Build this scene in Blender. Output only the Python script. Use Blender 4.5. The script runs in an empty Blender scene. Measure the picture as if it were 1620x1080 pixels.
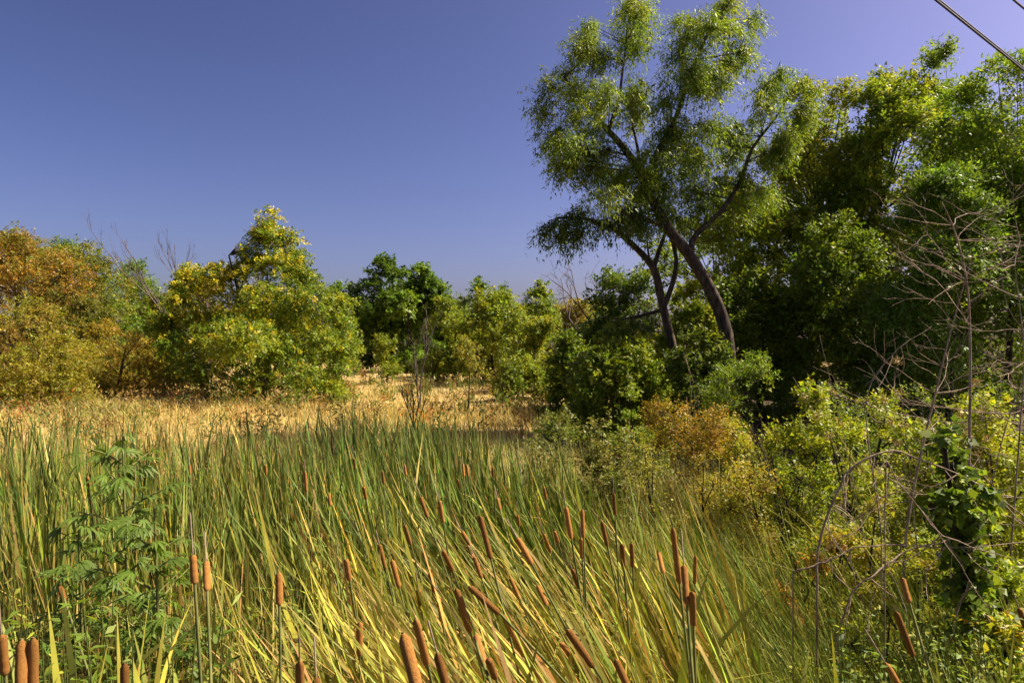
import bpy, math
import numpy as np
from mathutils import Vector

# ------------------------------------------------------------------ camera, sky, sun, exposure
scene = bpy.context.scene
COL = scene.collection
CAMZ, F, CX, HY = 3.2, 1080.0, 810.0, 540.0          # eye height; photo focal length and centre in its own pixels
cam = bpy.data.objects.new('camera', bpy.data.cameras.new('camera'))
COL.objects.link(cam)
cam.location = (0, 0, CAMZ)
cam.rotation_euler = (math.radians(90), 0, 0)
cam.data.sensor_width = 36.0
cam.data.lens = 24.0
cam.data.clip_start = 0.05
cam.data.clip_end = 3000
scene.camera = cam

SUN_AZ, SUN_EL = math.radians(82), math.radians(49)   # azimuth clockwise from the view direction
world = bpy.data.worlds.new('World')
scene.world = world
world.use_nodes = True
wn, wl = world.node_tree.nodes, world.node_tree.links
wn.clear()
w_out = wn.new('ShaderNodeOutputWorld')
w_bg = wn.new('ShaderNodeBackground')
w_sky = wn.new('ShaderNodeTexSky')
w_sky.sky_type = 'NISHITA'
w_sky.sun_disc = False
w_sky.sun_elevation = SUN_EL
w_sky.sun_rotation = SUN_AZ
w_sky.altitude = 200
w_sky.air_density = 0.8
w_sky.dust_density = 3.0
w_sky.ozone_density = 2.0
w_hs = wn.new('ShaderNodeMix')
w_hs.data_type = 'RGBA'
w_hs.blend_type = 'MULTIPLY'
w_hs.inputs[0].default_value = 1.0
w_hs.inputs[7].default_value = (16.1, 12.2, 13.7, 1)
w_scale = wn.new('ShaderNodeVectorMath')
w_scale.operation = 'SCALE'
w_scale.inputs['Scale'].default_value = .1
w_gam = wn.new('ShaderNodeGamma')                      # the polarised deep blue of the photograph, the same curve for the whole sky
w_gam.inputs[1].default_value = 1.5
wl.new(w_sky.outputs[0], w_scale.inputs[0])
wl.new(w_scale.outputs[0], w_gam.inputs[0])
wl.new(w_gam.outputs[0], w_hs.inputs[6])
wl.new(w_hs.outputs[2], w_bg.inputs[0])
w_bg.inputs[1].default_value = 0.066
wl.new(w_bg.outputs[0], w_out.inputs[0])

sun = bpy.data.objects.new('sun', bpy.data.lights.new('sun', 'SUN'))
COL.objects.link(sun)
sun.data.energy = 5.0
sun.data.angle = math.radians(0.53)
sun.data.color = (1.0, 0.89, 0.70)
to_sun = Vector((math.sin(SUN_AZ) * math.cos(SUN_EL), math.cos(SUN_AZ) * math.cos(SUN_EL), math.sin(SUN_EL)))
sun.rotation_euler = to_sun.to_track_quat('Z', 'Y').to_euler()
sun.location = (20, -5, 30)

scene.view_settings.view_transform = 'Standard'
scene.view_settings.look = 'None'
scene.view_settings.gamma = 1.0
scene.view_settings.exposure = 1.18
scene.view_settings.use_curve_mapping = False
scene.cycles.max_bounces = 9
scene.cycles.diffuse_bounces = 8
scene.cycles.transmission_bounces = 4
scene.cycles.transparent_max_bounces = 4

# ------------------------------------------------------------------ helpers
RNG = np.random.default_rng(7)


def sstep(a, b, x):
    t = np.clip((np.asarray(x, float) - a) / (b - a), 0, 1)
    return t * t * (3 - 2 * t)


def hills(x, y):
    return (np.sin(x * .9 + 1.3) * np.sin(y * .7 + .4) * .06 + np.sin(x * .31 + y * .23) * .10)


def ground_z(x, y):
    x = np.asarray(x, float)
    y = np.asarray(y, float)
    bank = 1.55 * (1 - sstep(.6, 4.6, y))                                  # road bank the viewer stands on
    field = .85 * sstep(11.5, 17.5, y + .10 * np.abs(x))
    side = .75 * sstep(2.2, 7.5, x - .12 * y) * sstep(2.0, 6.0, y)         # rising ground under the shrubs
    z = np.maximum(np.maximum(bank, field), np.maximum(side, 0.05))
    return z + hills(x, y) * (.25 + .75 * sstep(14, 30, y))


def P(px, py, d):
    """the point that stands at depth d under a photograph pixel"""
    return np.array([(px - CX) / F * d, d, CAMZ - (py - HY) / F * d])


def gpos(px, d):
    x = (px - CX) / F * d
    return np.array([x, d, float(ground_z(x, d))])


def unit(v):
    return v / np.maximum(np.linalg.norm(v, axis=-1, keepdims=True), 1e-9)


def mesh_np(name, verts, quads, cols=None, mat=None, smooth=False):
    me = bpy.data.meshes.new(name)
    verts = np.ascontiguousarray(verts, np.float32)
    quads = np.ascontiguousarray(quads, np.int32)
    me.vertices.add(len(verts))
    me.vertices.foreach_set('co', verts.ravel())
    n, k = quads.shape
    me.loops.add(n * k)
    me.loops.foreach_set('vertex_index', quads.ravel())
    me.polygons.add(n)
    me.polygons.foreach_set('loop_start', np.arange(0, n * k, k, dtype=np.int32))
    me.polygons.foreach_set('loop_total', np.full(n, k, np.int32))
    if smooth:
        me.polygons.foreach_set('use_smooth', np.ones(n, bool))
    if cols is not None:
        a = me.attributes.new('tint', 'FLOAT_COLOR', 'POINT')
        c4 = np.ones((len(verts), 4), np.float32)
        c4[:, :3] = cols
        a.data.foreach_set('color', c4.ravel())
    if mat:
        me.materials.append(mat)
    me.update(calc_edges=True)
    return me


def link(name, me, parent=None, loc=None):
    o = bpy.data.objects.new(name, me)
    COL.objects.link(o)
    if parent is not None:
        o.parent = parent
    if loc is not None:
        o.location = tuple(float(v) for v in loc)
    return o


def tag(o, label=None, cat=None, group=None, kind=None):
    if label:
        o['label'] = label
    if cat:
        o['category'] = cat
    if group:
        o['group'] = group
    if kind:
        o['kind'] = kind
    return o


def thing(name, label, cat, loc, group=None):
    o = bpy.data.objects.new(name, None)
    COL.objects.link(o)
    o.location = tuple(float(v) for v in loc)
    o.empty_display_size = .2
    return tag(o, label, cat, group)


class Bag:
    """collects vertex and quad arrays for one mesh"""

    def __init__(self):
        self.v, self.q, self.c, self.n = [], [], [], 0

    def add(self, v, q, c=None):
        v = np.asarray(v).reshape(-1, 3)
        self.v.append(v)
        self.q.append(np.asarray(q) + self.n)
        self.c.append(np.zeros((len(v), 3)) if c is None else np.broadcast_to(c, (len(v), 3)))
        self.n += len(v)

    def obj(self, name, mat, parent=None, origin=(0, 0, 0), smooth=False):
        if not self.v:
            return None
        v = np.concatenate(self.v) - np.asarray(origin)
        me = mesh_np(name, v, np.concatenate(self.q), np.concatenate(self.c), mat, smooth)
        return link(name, me, parent, None if parent is not None else origin)


def tubes(pts, rad, sides=5):
    """pts [N,K,3], rad [N,K] -> verts, quads"""
    pts = np.asarray(pts, float)
    rad = np.asarray(rad, float)
    N, K, _ = pts.shape
    t = np.gradient(pts, axis=1)
    t = unit(t)
    ref = np.where(np.abs(t[..., 2:3]) > .9, np.array([1., 0, 0]), np.array([0, 0, 1.]))
    ref = np.broadcast_to(ref[:, :1] * 0 + np.where(np.abs(t[:, K // 2:K // 2 + 1, 2:3]) > .85, np.array([1., .2, 0]), np.array([0, .1, 1.])), t.shape)
    a = unit(np.cross(t, ref))
    b = np.cross(t, a)
    ang = np.linspace(0, 2 * np.pi, sides, endpoint=False)
    ring = a[:, :, None] * np.cos(ang)[None, None, :, None] + b[:, :, None] * np.sin(ang)[None, None, :, None]
    v = pts[:, :, None] + ring * rad[:, :, None, None]
    idx = np.arange(N * K * sides).reshape(N, K, sides)
    nx = np.roll(idx, -1, axis=2)
    q = np.stack([idx[:, :-1], nx[:, :-1], nx[:, 1:], idx[:, 1:]], -1).reshape(-1, 4)
    return v.reshape(-1, 3), q


def furrowed(pts, rad, sides, seed, amp=.10):
    r = np.random.default_rng(seed)
    v, q = tubes(np.asarray(pts)[None], np.asarray(rad)[None], sides)
    K = len(pts)
    v = v.reshape(K, sides, 3)
    f = np.zeros((K, sides))
    for k in range(6):
        f += np.sin(np.arange(sides)[None] / sides * 2 * np.pi * r.integers(2, 9) + np.cumsum(r.normal(0, .35, K))[:, None] + r.uniform(0, 6)) / 3
    f += r.normal(0, .35, (K, sides))
    c = np.asarray(pts)[:, None]
    return (c + (v - c) * (1 + amp * f)[..., None]).reshape(-1, 3), q


def spline(ctrl, n):
    """smooth polyline of n points through control points [M,D]"""
    ctrl = np.asarray(ctrl, float)
    M = len(ctrl)
    if M == 2:
        return ctrl[0] + (ctrl[1] - ctrl[0]) * np.linspace(0, 1, n)[:, None]
    p = np.vstack([2 * ctrl[0] - ctrl[1], ctrl, 2 * ctrl[-1] - ctrl[-2]])
    u = np.linspace(0, M - 1 - 1e-6, n)
    i = u.astype(int)
    f = (u - i)[:, None]
    a, b, c, d = p[i], p[i + 1], p[i + 2], p[i + 3]
    return .5 * (2 * b + (c - a) * f + (2 * a - 5 * b + 4 * c - d) * f ** 2 + (3 * b - a - 3 * c + d) * f ** 3)


def leaves(pos, axis, nrm, L, W, cols, fold=.18):
    """rhombic leaves, one folded quad each"""
    axis = unit(axis)
    side = unit(np.cross(axis, nrm))
    n = np.cross(side, axis)
    L = np.broadcast_to(np.asarray(L, float), (len(pos),))[:, None]
    W = np.broadcast_to(np.asarray(W, float), (len(pos),))[:, None]
    mid = pos + axis * L * .42
    v = np.stack([pos, mid + side * W * .5 + n * W * fold, pos + axis * L - n * L * .12, mid - side * W * .5 + n * W * fold], 1)
    q = np.arange(len(pos) * 4).reshape(-1, 4)
    return v.reshape(-1, 3), q, np.repeat(cols, 4, axis=0)


def fine_leaves(pos, axis, nrm, L, W, cols):
    """small pointed leaves, one triangle each"""
    axis = unit(axis)
    side = unit(np.cross(axis, nrm))
    L = np.asarray(L, float)[:, None]
    W = np.asarray(W, float)[:, None]
    m = pos + axis * L * .25
    v = np.stack([m + side * W * .5, pos + axis * L, m - side * W * .5 + axis * L * .1], 1)
    return v.reshape(-1, 3), np.arange(len(pos) * 3).reshape(-1, 3), np.repeat(cols, 3, axis=0)


def blades(base, h, leanvec, w, c0, c1, K=5, twist=.8, curve=.5, droop=0., rng=RNG, face=None):
    """grass blades: strips of K segments"""
    N = len(base)
    s = np.linspace(0, 1, K + 1)[None, :]
    h = np.asarray(h, float).reshape(N, 1)
    droop = np.broadcast_to(np.asarray(droop, float).reshape(-1, 1), (N, 1))
    bend = curve * s ** 2 + (1 - curve) * s
    over = np.clip(s - .55, 0, 1) ** 1.6 * 2.2
    lv = np.asarray(leanvec, float)
    ln = np.linalg.norm(lv, axis=1, keepdims=True)
    ld = lv / np.maximum(ln, 1e-6)
    reach = ln * h * bend + droop * h * over * .55
    z = h * s * np.sqrt(np.maximum(1 - np.clip(ln, 0, .85) ** 2 * s, .1)) - droop * h * over * .8
    p = base[:, None, :] + np.concatenate([ld[:, None, :] * reach[..., None], z[..., None]], -1)
    ang = (rng.uniform(0, np.pi, (N, 1)) if face is None else face.reshape(N, 1)) + rng.normal(0, twist, (N, 1)) * s
    wd = np.stack([np.cos(ang), np.sin(ang), 0 * ang], -1)
    prof = np.minimum(1, .55 + s * 1.5) * (1 - s ** 4.5) + .03
    wv = wd * (np.asarray(w, float).reshape(N, 1) * prof * .5)[..., None]
    v = np.stack([p - wv, p + wv], 2).reshape(-1, 3)
    i = np.arange(N)[:, None] * (K + 1) * 2 + np.arange(K)[None, :] * 2
    q = np.stack([i, i + 1, i + 3, i + 2], -1).reshape(-1, 4)
    tmix = (s ** 1.5)[..., None]
    c = c0[:, None, :] * (1 - tmix) + c1[:, None, :] * tmix
    c = np.repeat(c.reshape(-1, 3), 2, axis=0)
    return v, q, c


def pick(pal, n, rng, jit=.18):
    """n colours from a palette [(rgb, weight)], jittered"""
    cs = np.array([p[0] for p in pal], float)
    ws = np.array([p[1] for p in pal], float)
    c = cs[rng.choice(len(cs), n, p=ws / ws.sum())]
    return c * rng.lognormal(0, jit, (n, 1)) * (1 + rng.normal(0, jit * .35, (n, 3)))


# ------------------------------------------------------------------ materials
def new_mat(name):
    m = bpy.data.materials.new(name)
    m.use_nodes = True
    nt = m.node_tree
    nt.nodes.clear()
    out = nt.nodes.new('ShaderNodeOutputMaterial')
    return m, nt.nodes, nt.links, out


def leaf_material(name, trans=.38, rough=.5, spec=.35, warm=(1.15, 1.12, .55)):
    m, n, l, out = new_mat(name)
    at = n.new('ShaderNodeAttribute')
    at.attribute_name = 'tint'
    geo = n.new('ShaderNodeNewGeometry')
    noi = n.new('ShaderNodeTexNoise')
    noi.inputs['Scale'].default_value = 9
    noi.inputs['Detail'].default_value = 3
    l.new(geo.outputs['Position'], noi.inputs['Vector'])
    mr = n.new('ShaderNodeMapRange')
    mr.inputs[1].default_value, mr.inputs[2].default_value = .3, .7
    mr.inputs[3].default_value, mr.inputs[4].default_value = .8, 1.2
    l.new(noi.outputs[0], mr.inputs[0])
    mul = n.new('ShaderNodeVectorMath')
    mul.operation = 'SCALE'
    l.new(at.outputs['Color'], mul.inputs[0])
    l.new(mr.outputs[0], mul.inputs['Scale'])
    pb = n.new('ShaderNodeBsdfPrincipled')
    pb.inputs['Roughness'].default_value = rough
    pb.inputs['Specular IOR Level'].default_value = spec
    l.new(mul.outputs[0], pb.inputs['Base Color'])
    tr = n.new('ShaderNodeBsdfTranslucent')
    tm = n.new('ShaderNodeVectorMath')
    tm.operation = 'MULTIPLY'
    tm.inputs[1].default_value = warm
    l.new(mul.outputs[0], tm.inputs[0])
    l.new(tm.outputs[0], tr.inputs['Color'])
    mx = n.new('ShaderNodeMixShader')
    mx.inputs[0].default_value = trans
    l.new(pb.outputs[0], mx.inputs[1])
    l.new(tr.outputs[0], mx.inputs[2])
    l.new(mx.outputs[0], out.inputs[0])
    return m


def bark_material(name, c0, c1, scale=14, bump=.6, stretch=.25):
    m, n, l, out = new_mat(name)
    tc = n.new('ShaderNodeTexCoord')
    mp = n.new('ShaderNodeMapping')
    mp.inputs['Scale'].default_value = (1, 1, stretch)
    l.new(tc.outputs['Object'], mp.inputs[0])
    noi = n.new('ShaderNodeTexNoise')
    noi.inputs['Scale'].default_value = scale
    noi.inputs['Detail'].default_value = 6
    noi.inputs['Roughness'].default_value = .65
    l.new(mp.outputs[0], noi.inputs['Vector'])
    cr = n.new('ShaderNodeValToRGB')
    cr.color_ramp.elements[0].position, cr.color_ramp.elements[1].position = .34, .68
    cr.color_ramp.elements[0].color = (*c0, 1)
    cr.color_ramp.elements[1].color = (*c1, 1)
    l.new(noi.outputs[0], cr.inputs[0])
    pb = n.new('ShaderNodeBsdfPrincipled')
    pb.inputs['Roughness'].default_value = .9
    pb.inputs['Specular IOR Level'].default_value = .2
    l.new(cr.outputs[0], pb.inputs['Base Color'])
    bp = n.new('ShaderNodeBump')
    bp.inputs['Strength'].default_value = bump
    bp.inputs['Distance'].default_value = .03
    l.new(noi.outputs[0], bp.inputs['Height'])
    l.new(bp.outputs[0], pb.inputs['Normal'])
    l.new(pb.outputs[0], out.inputs[0])
    return m


LEAF = leaf_material('leaf', trans=.45)
BLADE = leaf_material('grass_blade', trans=.21, rough=.55, spec=.22, warm=(1.1, 1.1, .6))
BARK = bark_material('bark', (.016, .012, .009), (.125, .092, .064), 13, 1.0, .3)
BARK_DARK = bark_material('dark_bark', (.02, .016, .012), (.07, .055, .04), 18)
TWIG_DRY = bark_material('dry_twig', (.14, .095, .065), (.42, .32, .23), 30, .3)
TWIG_GREY = bark_material('grey_twig', (.06, .045, .045), (.17, .13, .12), 20, .3)
STALK = bark_material('stalk', (.07, .09, .02), (.2, .2, .06), 20, .2, .05)


def head_material():
    m, n, l, out = new_mat('seed_head')
    tc = n.new('ShaderNodeTexCoord')
    n1 = n.new('ShaderNodeTexNoise')
    n1.inputs['Scale'].default_value = 55
    n1.inputs['Detail'].default_value = 4
    l.new(tc.outputs['Object'], n1.inputs['Vector'])
    mp = n.new('ShaderNodeMapping')
    mp.inputs['Scale'].default_value = (6, 6, 150)
    l.new(tc.outputs['Object'], mp.inputs[0])
    n2 = n.new('ShaderNodeTexNoise')
    n2.inputs['Scale'].default_value = 1.0
    n2.inputs['Detail'].default_value = 2
    l.new(mp.outputs[0], n2.inputs['Vector'])
    ad = n.new('ShaderNodeMath')
    ad.operation = 'ADD'
    l.new(n1.outputs[0], ad.inputs[0])
    l.new(n2.outputs[0], ad.inputs[1])
    oi = n.new('ShaderNodeObjectInfo')
    cr = n.new('ShaderNodeValToRGB')
    cr.color_ramp.elements[0].position, cr.color_ramp.elements[1].position = .7, 1.25
    cr.color_ramp.elements[0].color = (.10, .040, .011, 1)
    cr.color_ramp.elements[1].color = (.40, .19, .048, 1)
    l.new(ad.outputs[0], cr.inputs[0])
    hs = n.new('ShaderNodeHueSaturation')
    mr = n.new('ShaderNodeMapRange')
    mr.inputs[3].default_value, mr.inputs[4].default_value = .45, 1.1
    l.new(oi.outputs['Random'], mr.inputs[0])
    l.new(mr.outputs[0], hs.inputs['Value'])
    l.new(cr.outputs[0], hs.inputs['Color'])
    pb = n.new('ShaderNodeBsdfPrincipled')
    pb.inputs['Roughness'].default_value = .95
    pb.inputs['Specular IOR Level'].default_value = .1
    l.new(hs.outputs[0], pb.inputs['Base Color'])
    bp = n.new('ShaderNodeBump')
    bp.inputs['Strength'].default_value = .8
    bp.inputs['Distance'].default_value = .002
    l.new(ad.outputs[0], bp.inputs['Height'])
    l.new(bp.outputs[0], pb.inputs['Normal'])
    l.new(pb.outputs[0], out.inputs[0])
    return m


HEAD = head_material()


def ground_material():
    m, n, l, out = new_mat('soil_and_litter')
    geo = n.new('ShaderNodeNewGeometry')
    n1 = n.new('ShaderNodeTexNoise')
    n1.inputs['Scale'].default_value = .35
    n1.inputs['Detail'].default_value = 5
    n2 = n.new('ShaderNodeTexNoise')
    n2.inputs['Scale'].default_value = 14
    n2.inputs['Detail'].default_value = 8
    n2.inputs['Roughness'].default_value = .7
    for q in (n1, n2):
        l.new(geo.outputs['Position'], q.inputs['Vector'])
    at = n.new('ShaderNodeAttribute')
    at.attribute_name = 'tint'
    sc = n.new('ShaderNodeMath')
    sc.operation = 'MULTIPLY_ADD'
    sc.inputs[1].default_value = 1.3
    sc.inputs[2].default_value = .0
    l.new(n2.outputs[0], sc.inputs[0])
    ad = n.new('ShaderNodeMath')
    ad.operation = 'ADD'
    l.new(sc.outputs[0], ad.inputs[0])
    l.new(n1.outputs[0], ad.inputs[1])
    mul = n.new('ShaderNodeVectorMath')
    mul.operation = 'SCALE'
    l.new(at.outputs['Color'], mul.inputs[0])
    l.new(ad.outputs[0], mul.inputs['Scale'])
    pb = n.new('ShaderNodeBsdfPrincipled')
    pb.inputs['Roughness'].default_value = .95
    pb.inputs['Specular IOR Level'].default_value = .15
    l.new(mul.outputs[0], pb.inputs['Base Color'])
    bp = n.new('ShaderNodeBump')
    bp.inputs['Strength'].default_value = .7
    bp.inputs['Distance'].default_value = .05
    l.new(n2.outputs[0], bp.inputs['Height'])
    l.new(bp.outputs[0], pb.inputs['Normal'])
    l.new(pb.outputs[0], out.inputs[0])
    return m


GROUND = ground_material()
m, n, l, out = new_mat('cable_rubber')
pb = n.new('ShaderNodeBsdfPrincipled')
nz = n.new('ShaderNodeTexNoise')
nz.inputs['Scale'].default_value = 6
cr = n.new('ShaderNodeValToRGB')
cr.color_ramp.elements[0].color = (.012, .013, .016, 1)
cr.color_ramp.elements[1].color = (.06, .06, .065, 1)
l.new(nz.outputs[0], cr.inputs[0])
l.new(cr.outputs[0], pb.inputs['Base Color'])
pb.inputs['Roughness'].default_value = .5
l.new(pb.outputs[0], out.inputs[0])
CABLE = m

# ------------------------------------------------------------------ ground
yy = np.concatenate([np.linspace(-40, -2, 16), np.arange(-1.5, 30, .7), np.linspace(31, 90, 40), np.geomspace(95, 1500, 24)])
xx = np.concatenate([-np.geomspace(40, 1500, 24)[::-1], np.arange(-39, 39.5, .9), np.geomspace(40, 1500, 24)])
X, Y = np.meshgrid(xx, yy)
Z = ground_z(X, Y)
straw = np.array([.34, .245, .095])
mud = np.array([.045, .042, .020])
litter = np.array([.055, .04, .02])
fm = sstep(12, 16, Y)[..., None]
wood = np.maximum(sstep(0, 3, X - 1.5 - .03 * Y) * sstep(10, 13, Y), sstep(70, 85, Y))[..., None]
gc = mud * (1 - fm) + straw * fm
gc = gc * (1 - wood) + litter * wood
i = np.arange(X.size).reshape(X.shape)
gq = np.stack([i[:-1, :-1], i[:-1, 1:], i[1:, 1:], i[1:, :-1]], -1).reshape(-1, 4)
ground = link('ground', mesh_np('ground', np.stack([X, Y, Z], -1).reshape(-1, 3), gq, gc.reshape(-1, 3), GROUND, True))
tag(ground, 'dry earth and marsh floor under the grass and reeds', kind='structure')

# ------------------------------------------------------------------ trees
G, YG, OL, RU, DK = (.075, .12, .018), (.21, .21, .022), (.13, .115, .025), (.22, .12, .03), (.035, .065, .014)


def crown_lobes(base, H, W, hb, n, prof, rng, rs=(.13, .24), D=None):
    u = np.clip(rng.beta(1.0, 1.35, n) if prof is BUSH else rng.beta(1.3, 1.1, n), .02, .98)
    D = D or W
    r = prof(u)
    a = rng.uniform(0, 2 * np.pi, n)
    rr = np.sqrt(rng.uniform(.1, 1, n)) * r * .78
    c = np.stack([base[0] + np.cos(a) * rr * W / 2, base[1] + np.sin(a) * rr * D / 2, base[2] + hb + u * (H - hb) * .9], -1)
    R = rng.uniform(*rs, n) * W * (.45 + .55 * r)
    return c, np.stack([R, R * D / W, R * rng.uniform(.6, .95, n)], -1)


DOME = lambda u: np.sqrt(np.clip(1 - (np.abs(u - .38) / .64) ** 2.2, 0.02, 1))
EGG = lambda u: np.sqrt(np.clip(1 - ((u - .5) / .55) ** 2, .04, 1))
BUSH = lambda u: np.sqrt(np.clip(1 - (np.clip(u - .12, 0, 1) / .9) ** 1.8, .03, 1))


def tree(name, label, base, lobes, pal, nleaf, rng, leaf=(.11, .065), per=26, spray=.6, droop=.15, trunk=None, limbs=True, tr=.12,
         bark=None, stems=1, group=None, willow=False, cat='tree', inner=.22, upb=.35, twigs=8, pal_fn=None, shell=(.72, 1.08)):
    bark = bark or BARK_DARK
    base = np.asarray(base, float)
    root = thing(name, label, cat, base, group)
    C, R = lobes
    per = per if base[1] < 3.6 else int(per * 1.3)
    nleaf, leaf = (nleaf * 1.16, (leaf[0] * .92, leaf[1] * .95)) if base[1] > 3.6 else (nleaf * .58, (leaf[0] * 1.2, leaf[1] * 1.2))
    vol = R[:, 0] * R[:, 2]
    ncl = max(8, int(nleaf / per))
    cnt = np.maximum(2, (ncl * vol / vol.sum())).astype(int)
    li = np.repeat(np.arange(len(C)), cnt)
    N = len(li)
    mid = C.mean(0)
    ext = C.std(0).mean() + 1e-6
    d = unit(rng.normal(0, 1, (N, 3)) + np.array([0, 0, upb]) + .55 * (C[li] - mid) / (ext * 1.5))
    f = rng.uniform(*shell, (N, 1)) * np.where(rng.random((N, 1)) < inner, rng.uniform(.2, .9, (N, 1)), 1)
    o = C[li] + d * R[li] * f
    o[:, 2] = np.maximum(o[:, 2], base[2] + .12 + rng.uniform(0, .3, N))
    pal = [(np.array(c_) * [1.75, 1.75, 1.0], w_) for c_, w_ in pal]
    lobe_c = pick(pal, len(C), rng, .10)
    cl_c = pick(pal, N, rng, .12)
    cl_c = cl_c * .68 + lobe_c[li] * .32
    if pal_fn is not None:
        cl_c = pal_fn(o, cl_c, rng)
    sl = spray * rng.uniform(.55, 1.2, (N, 1))
    if willow:
        sd = unit(d * np.array([.8, .8, .3]) + rng.normal(0, .3, (N, 3)) + np.array([0, 0, -.35]))
    else:
        sd = unit(d * .8 + rng.normal(0, .45, (N, 3)) + np.array([0, 0, .12]))
    t = rng.uniform(.05, 1, (N, per, 1))
    p = o[:, None] + sd[:, None] * sl[:, None] * (t - .35) - np.array([0, 0, 1.]) * (droop * sl[:, None] * t ** 2) + rng.normal(0, .07 * spray, (N, per, 3))
    ax = sd[:, None] * .6 + rng.normal(0, .55, (N, per, 3)) + np.array([0, 0, -.25 if not willow else -.75])
    nr = unit(np.array([0, 0, .75]) + d[:, None] * .35 + rng.normal(0, .5, (N, per, 3)))
    lc = np.repeat(cl_c, per, axis=0) * rng.lognormal(0, .2, (N * per, 1)) * (1 + rng.normal(0, .06, (N * per, 3)))
    k = np.clip(rng.lognormal(-.05, .32, N * per), .4, 1.8)
    v, q, c = (leaves if base[1] < 3.6 else fine_leaves)(p.reshape(-1, 3), ax.reshape(-1, 3), nr.reshape(-1, 3), leaf[0] * k, leaf[1] * k, np.clip(lc, .004, .7))
    b = Bag()
    b.add(v, q, c)
    cr = b.obj('crown', LEAF, root, base)
    cr['kind'] = 'stuff'
    # trunk and limbs
    tb = Bag()
    top = C[:, 2].max()
    if trunk is None:
        for s in range(stems):
            e = mid * .6 + C[rng.integers(len(C))] * .4
            e = np.array([e[0], e[1], base[2] + (top - base[2]) * rng.uniform(.6, .8)])
            st = base + np.array([rng.normal(0, .12), rng.normal(0, .12), -.15]) * (stems > 1) + np.array([0, 0, -.15])
            pts = spline([st, st * .6 + e * .4 + rng.normal(0, .12, 3), e], 10)
            tb.add(*tubes(pts[None], np.linspace(tr, tr * .25, 10)[None] / math.sqrt(stems), 8))
            trunk = pts if trunk is None else trunk
        tnodes = trunk
    else:
        tnodes = trunk
    if tb.v:
        tb.obj('trunk', bark, root, base, True)
    if limbs:
        lb = Bag()
        zt = tnodes[:, 2]
        tgt = C
        want = tgt[:, 2] - .55 * np.linalg.norm(tgt[:, :2] - base[:2], axis=1) - .1 * R[:, 0]
        if willow:
            dist = np.linalg.norm(tgt[:, None] - tnodes[None], axis=2) + 1.2 * np.maximum(0, zt[None] - tgt[:, None, 2] + .2)
            j = dist.argmin(1)
        else:
            j = np.abs(zt[None] - want[:, None]).argmin(1)
        a = tnodes[j]
        m1 = a * .5 + tgt * .5 + rng.normal(0, .1, a.shape) * R[:, :1]
        tt = np.linspace(0, 1, 6)[None, :, None]
        pts = (1 - tt) ** 2 * a[:, None] + 2 * tt * (1 - tt) * m1[:, None] + tt ** 2 * tgt[:, None]
        r0 = np.clip(R[:, 0] * .04, .012, tr * .6)
        lb.add(*tubes(pts, r0[:, None] * np.linspace(1, .4, 6)[None], 5))
        if twigs:
            sel = rng.permutation(N)[:min(N, twigs * len(C))]
            a = C[li[sel]]
            e = o[sel]
            m1 = a * .5 + e * .5 + rng.normal(0, .06, a.shape)
            tt = np.linspace(0, 1, 3)[None, :, None]
            pts = (1 - tt) ** 2 * a[:, None] + 2 * tt * (1 - tt) * m1[:, None] + tt ** 2 * e[:, None]
            lb.add(*tubes(pts, np.full((len(sel), 1), max(.007, tr * .07)) * np.linspace(1, .4, 3)[None], 3))
        lb.obj('branches', bark, root, base)['kind'] = 'stuff'
    return root


def px_lobes(rows, d, rng, sub=3, dd=1.0):
    """lobes written as photo pixels (px, py, rx, ry, depth offset), each broken into smaller ones"""
    C, R = [], []
    for px, py, rx, ry, o in rows:
        for k in range(sub):
            ang, rr = rng.uniform(0, 2 * np.pi), math.sqrt(rng.uniform(0, 1)) * .62
            dep = d + o + rng.normal(0, .5) * dd * rx / F * d
            c = P(px + math.cos(ang) * rr * rx, py + math.sin(ang) * rr * ry, dep)
            s = rng.uniform(.42, .62) * (1.25 if sub == 1 else 1)
            C.append(c)
            R.append((rx * s / F * d, rx * s / F * d * .9, ry * s / F * d))
    return np.array(C), np.array(R)


def px_tree(name, label, px, d, ytop, wpx, pal, nleaf, seed, n=16, hb=.0, prof=DOME, lean=0., rs=(.13, .24), **kw):
    rng = np.random.default_rng(seed)
    b = gpos(px, d)
    H = CAMZ - (ytop - HY) / F * d - b[2]
    W = wpx / F * d
    lb = crown_lobes(b, H, W, hb * H, n, prof, rng, rs)
    lb[0][:, 0] += lean * (lb[0][:, 2] - b[2])
    return tree(name, label, b, lb, pal, nleaf, rng, tr=kw.pop('tr', .035 * W ** .7 + .02), **kw)


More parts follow.
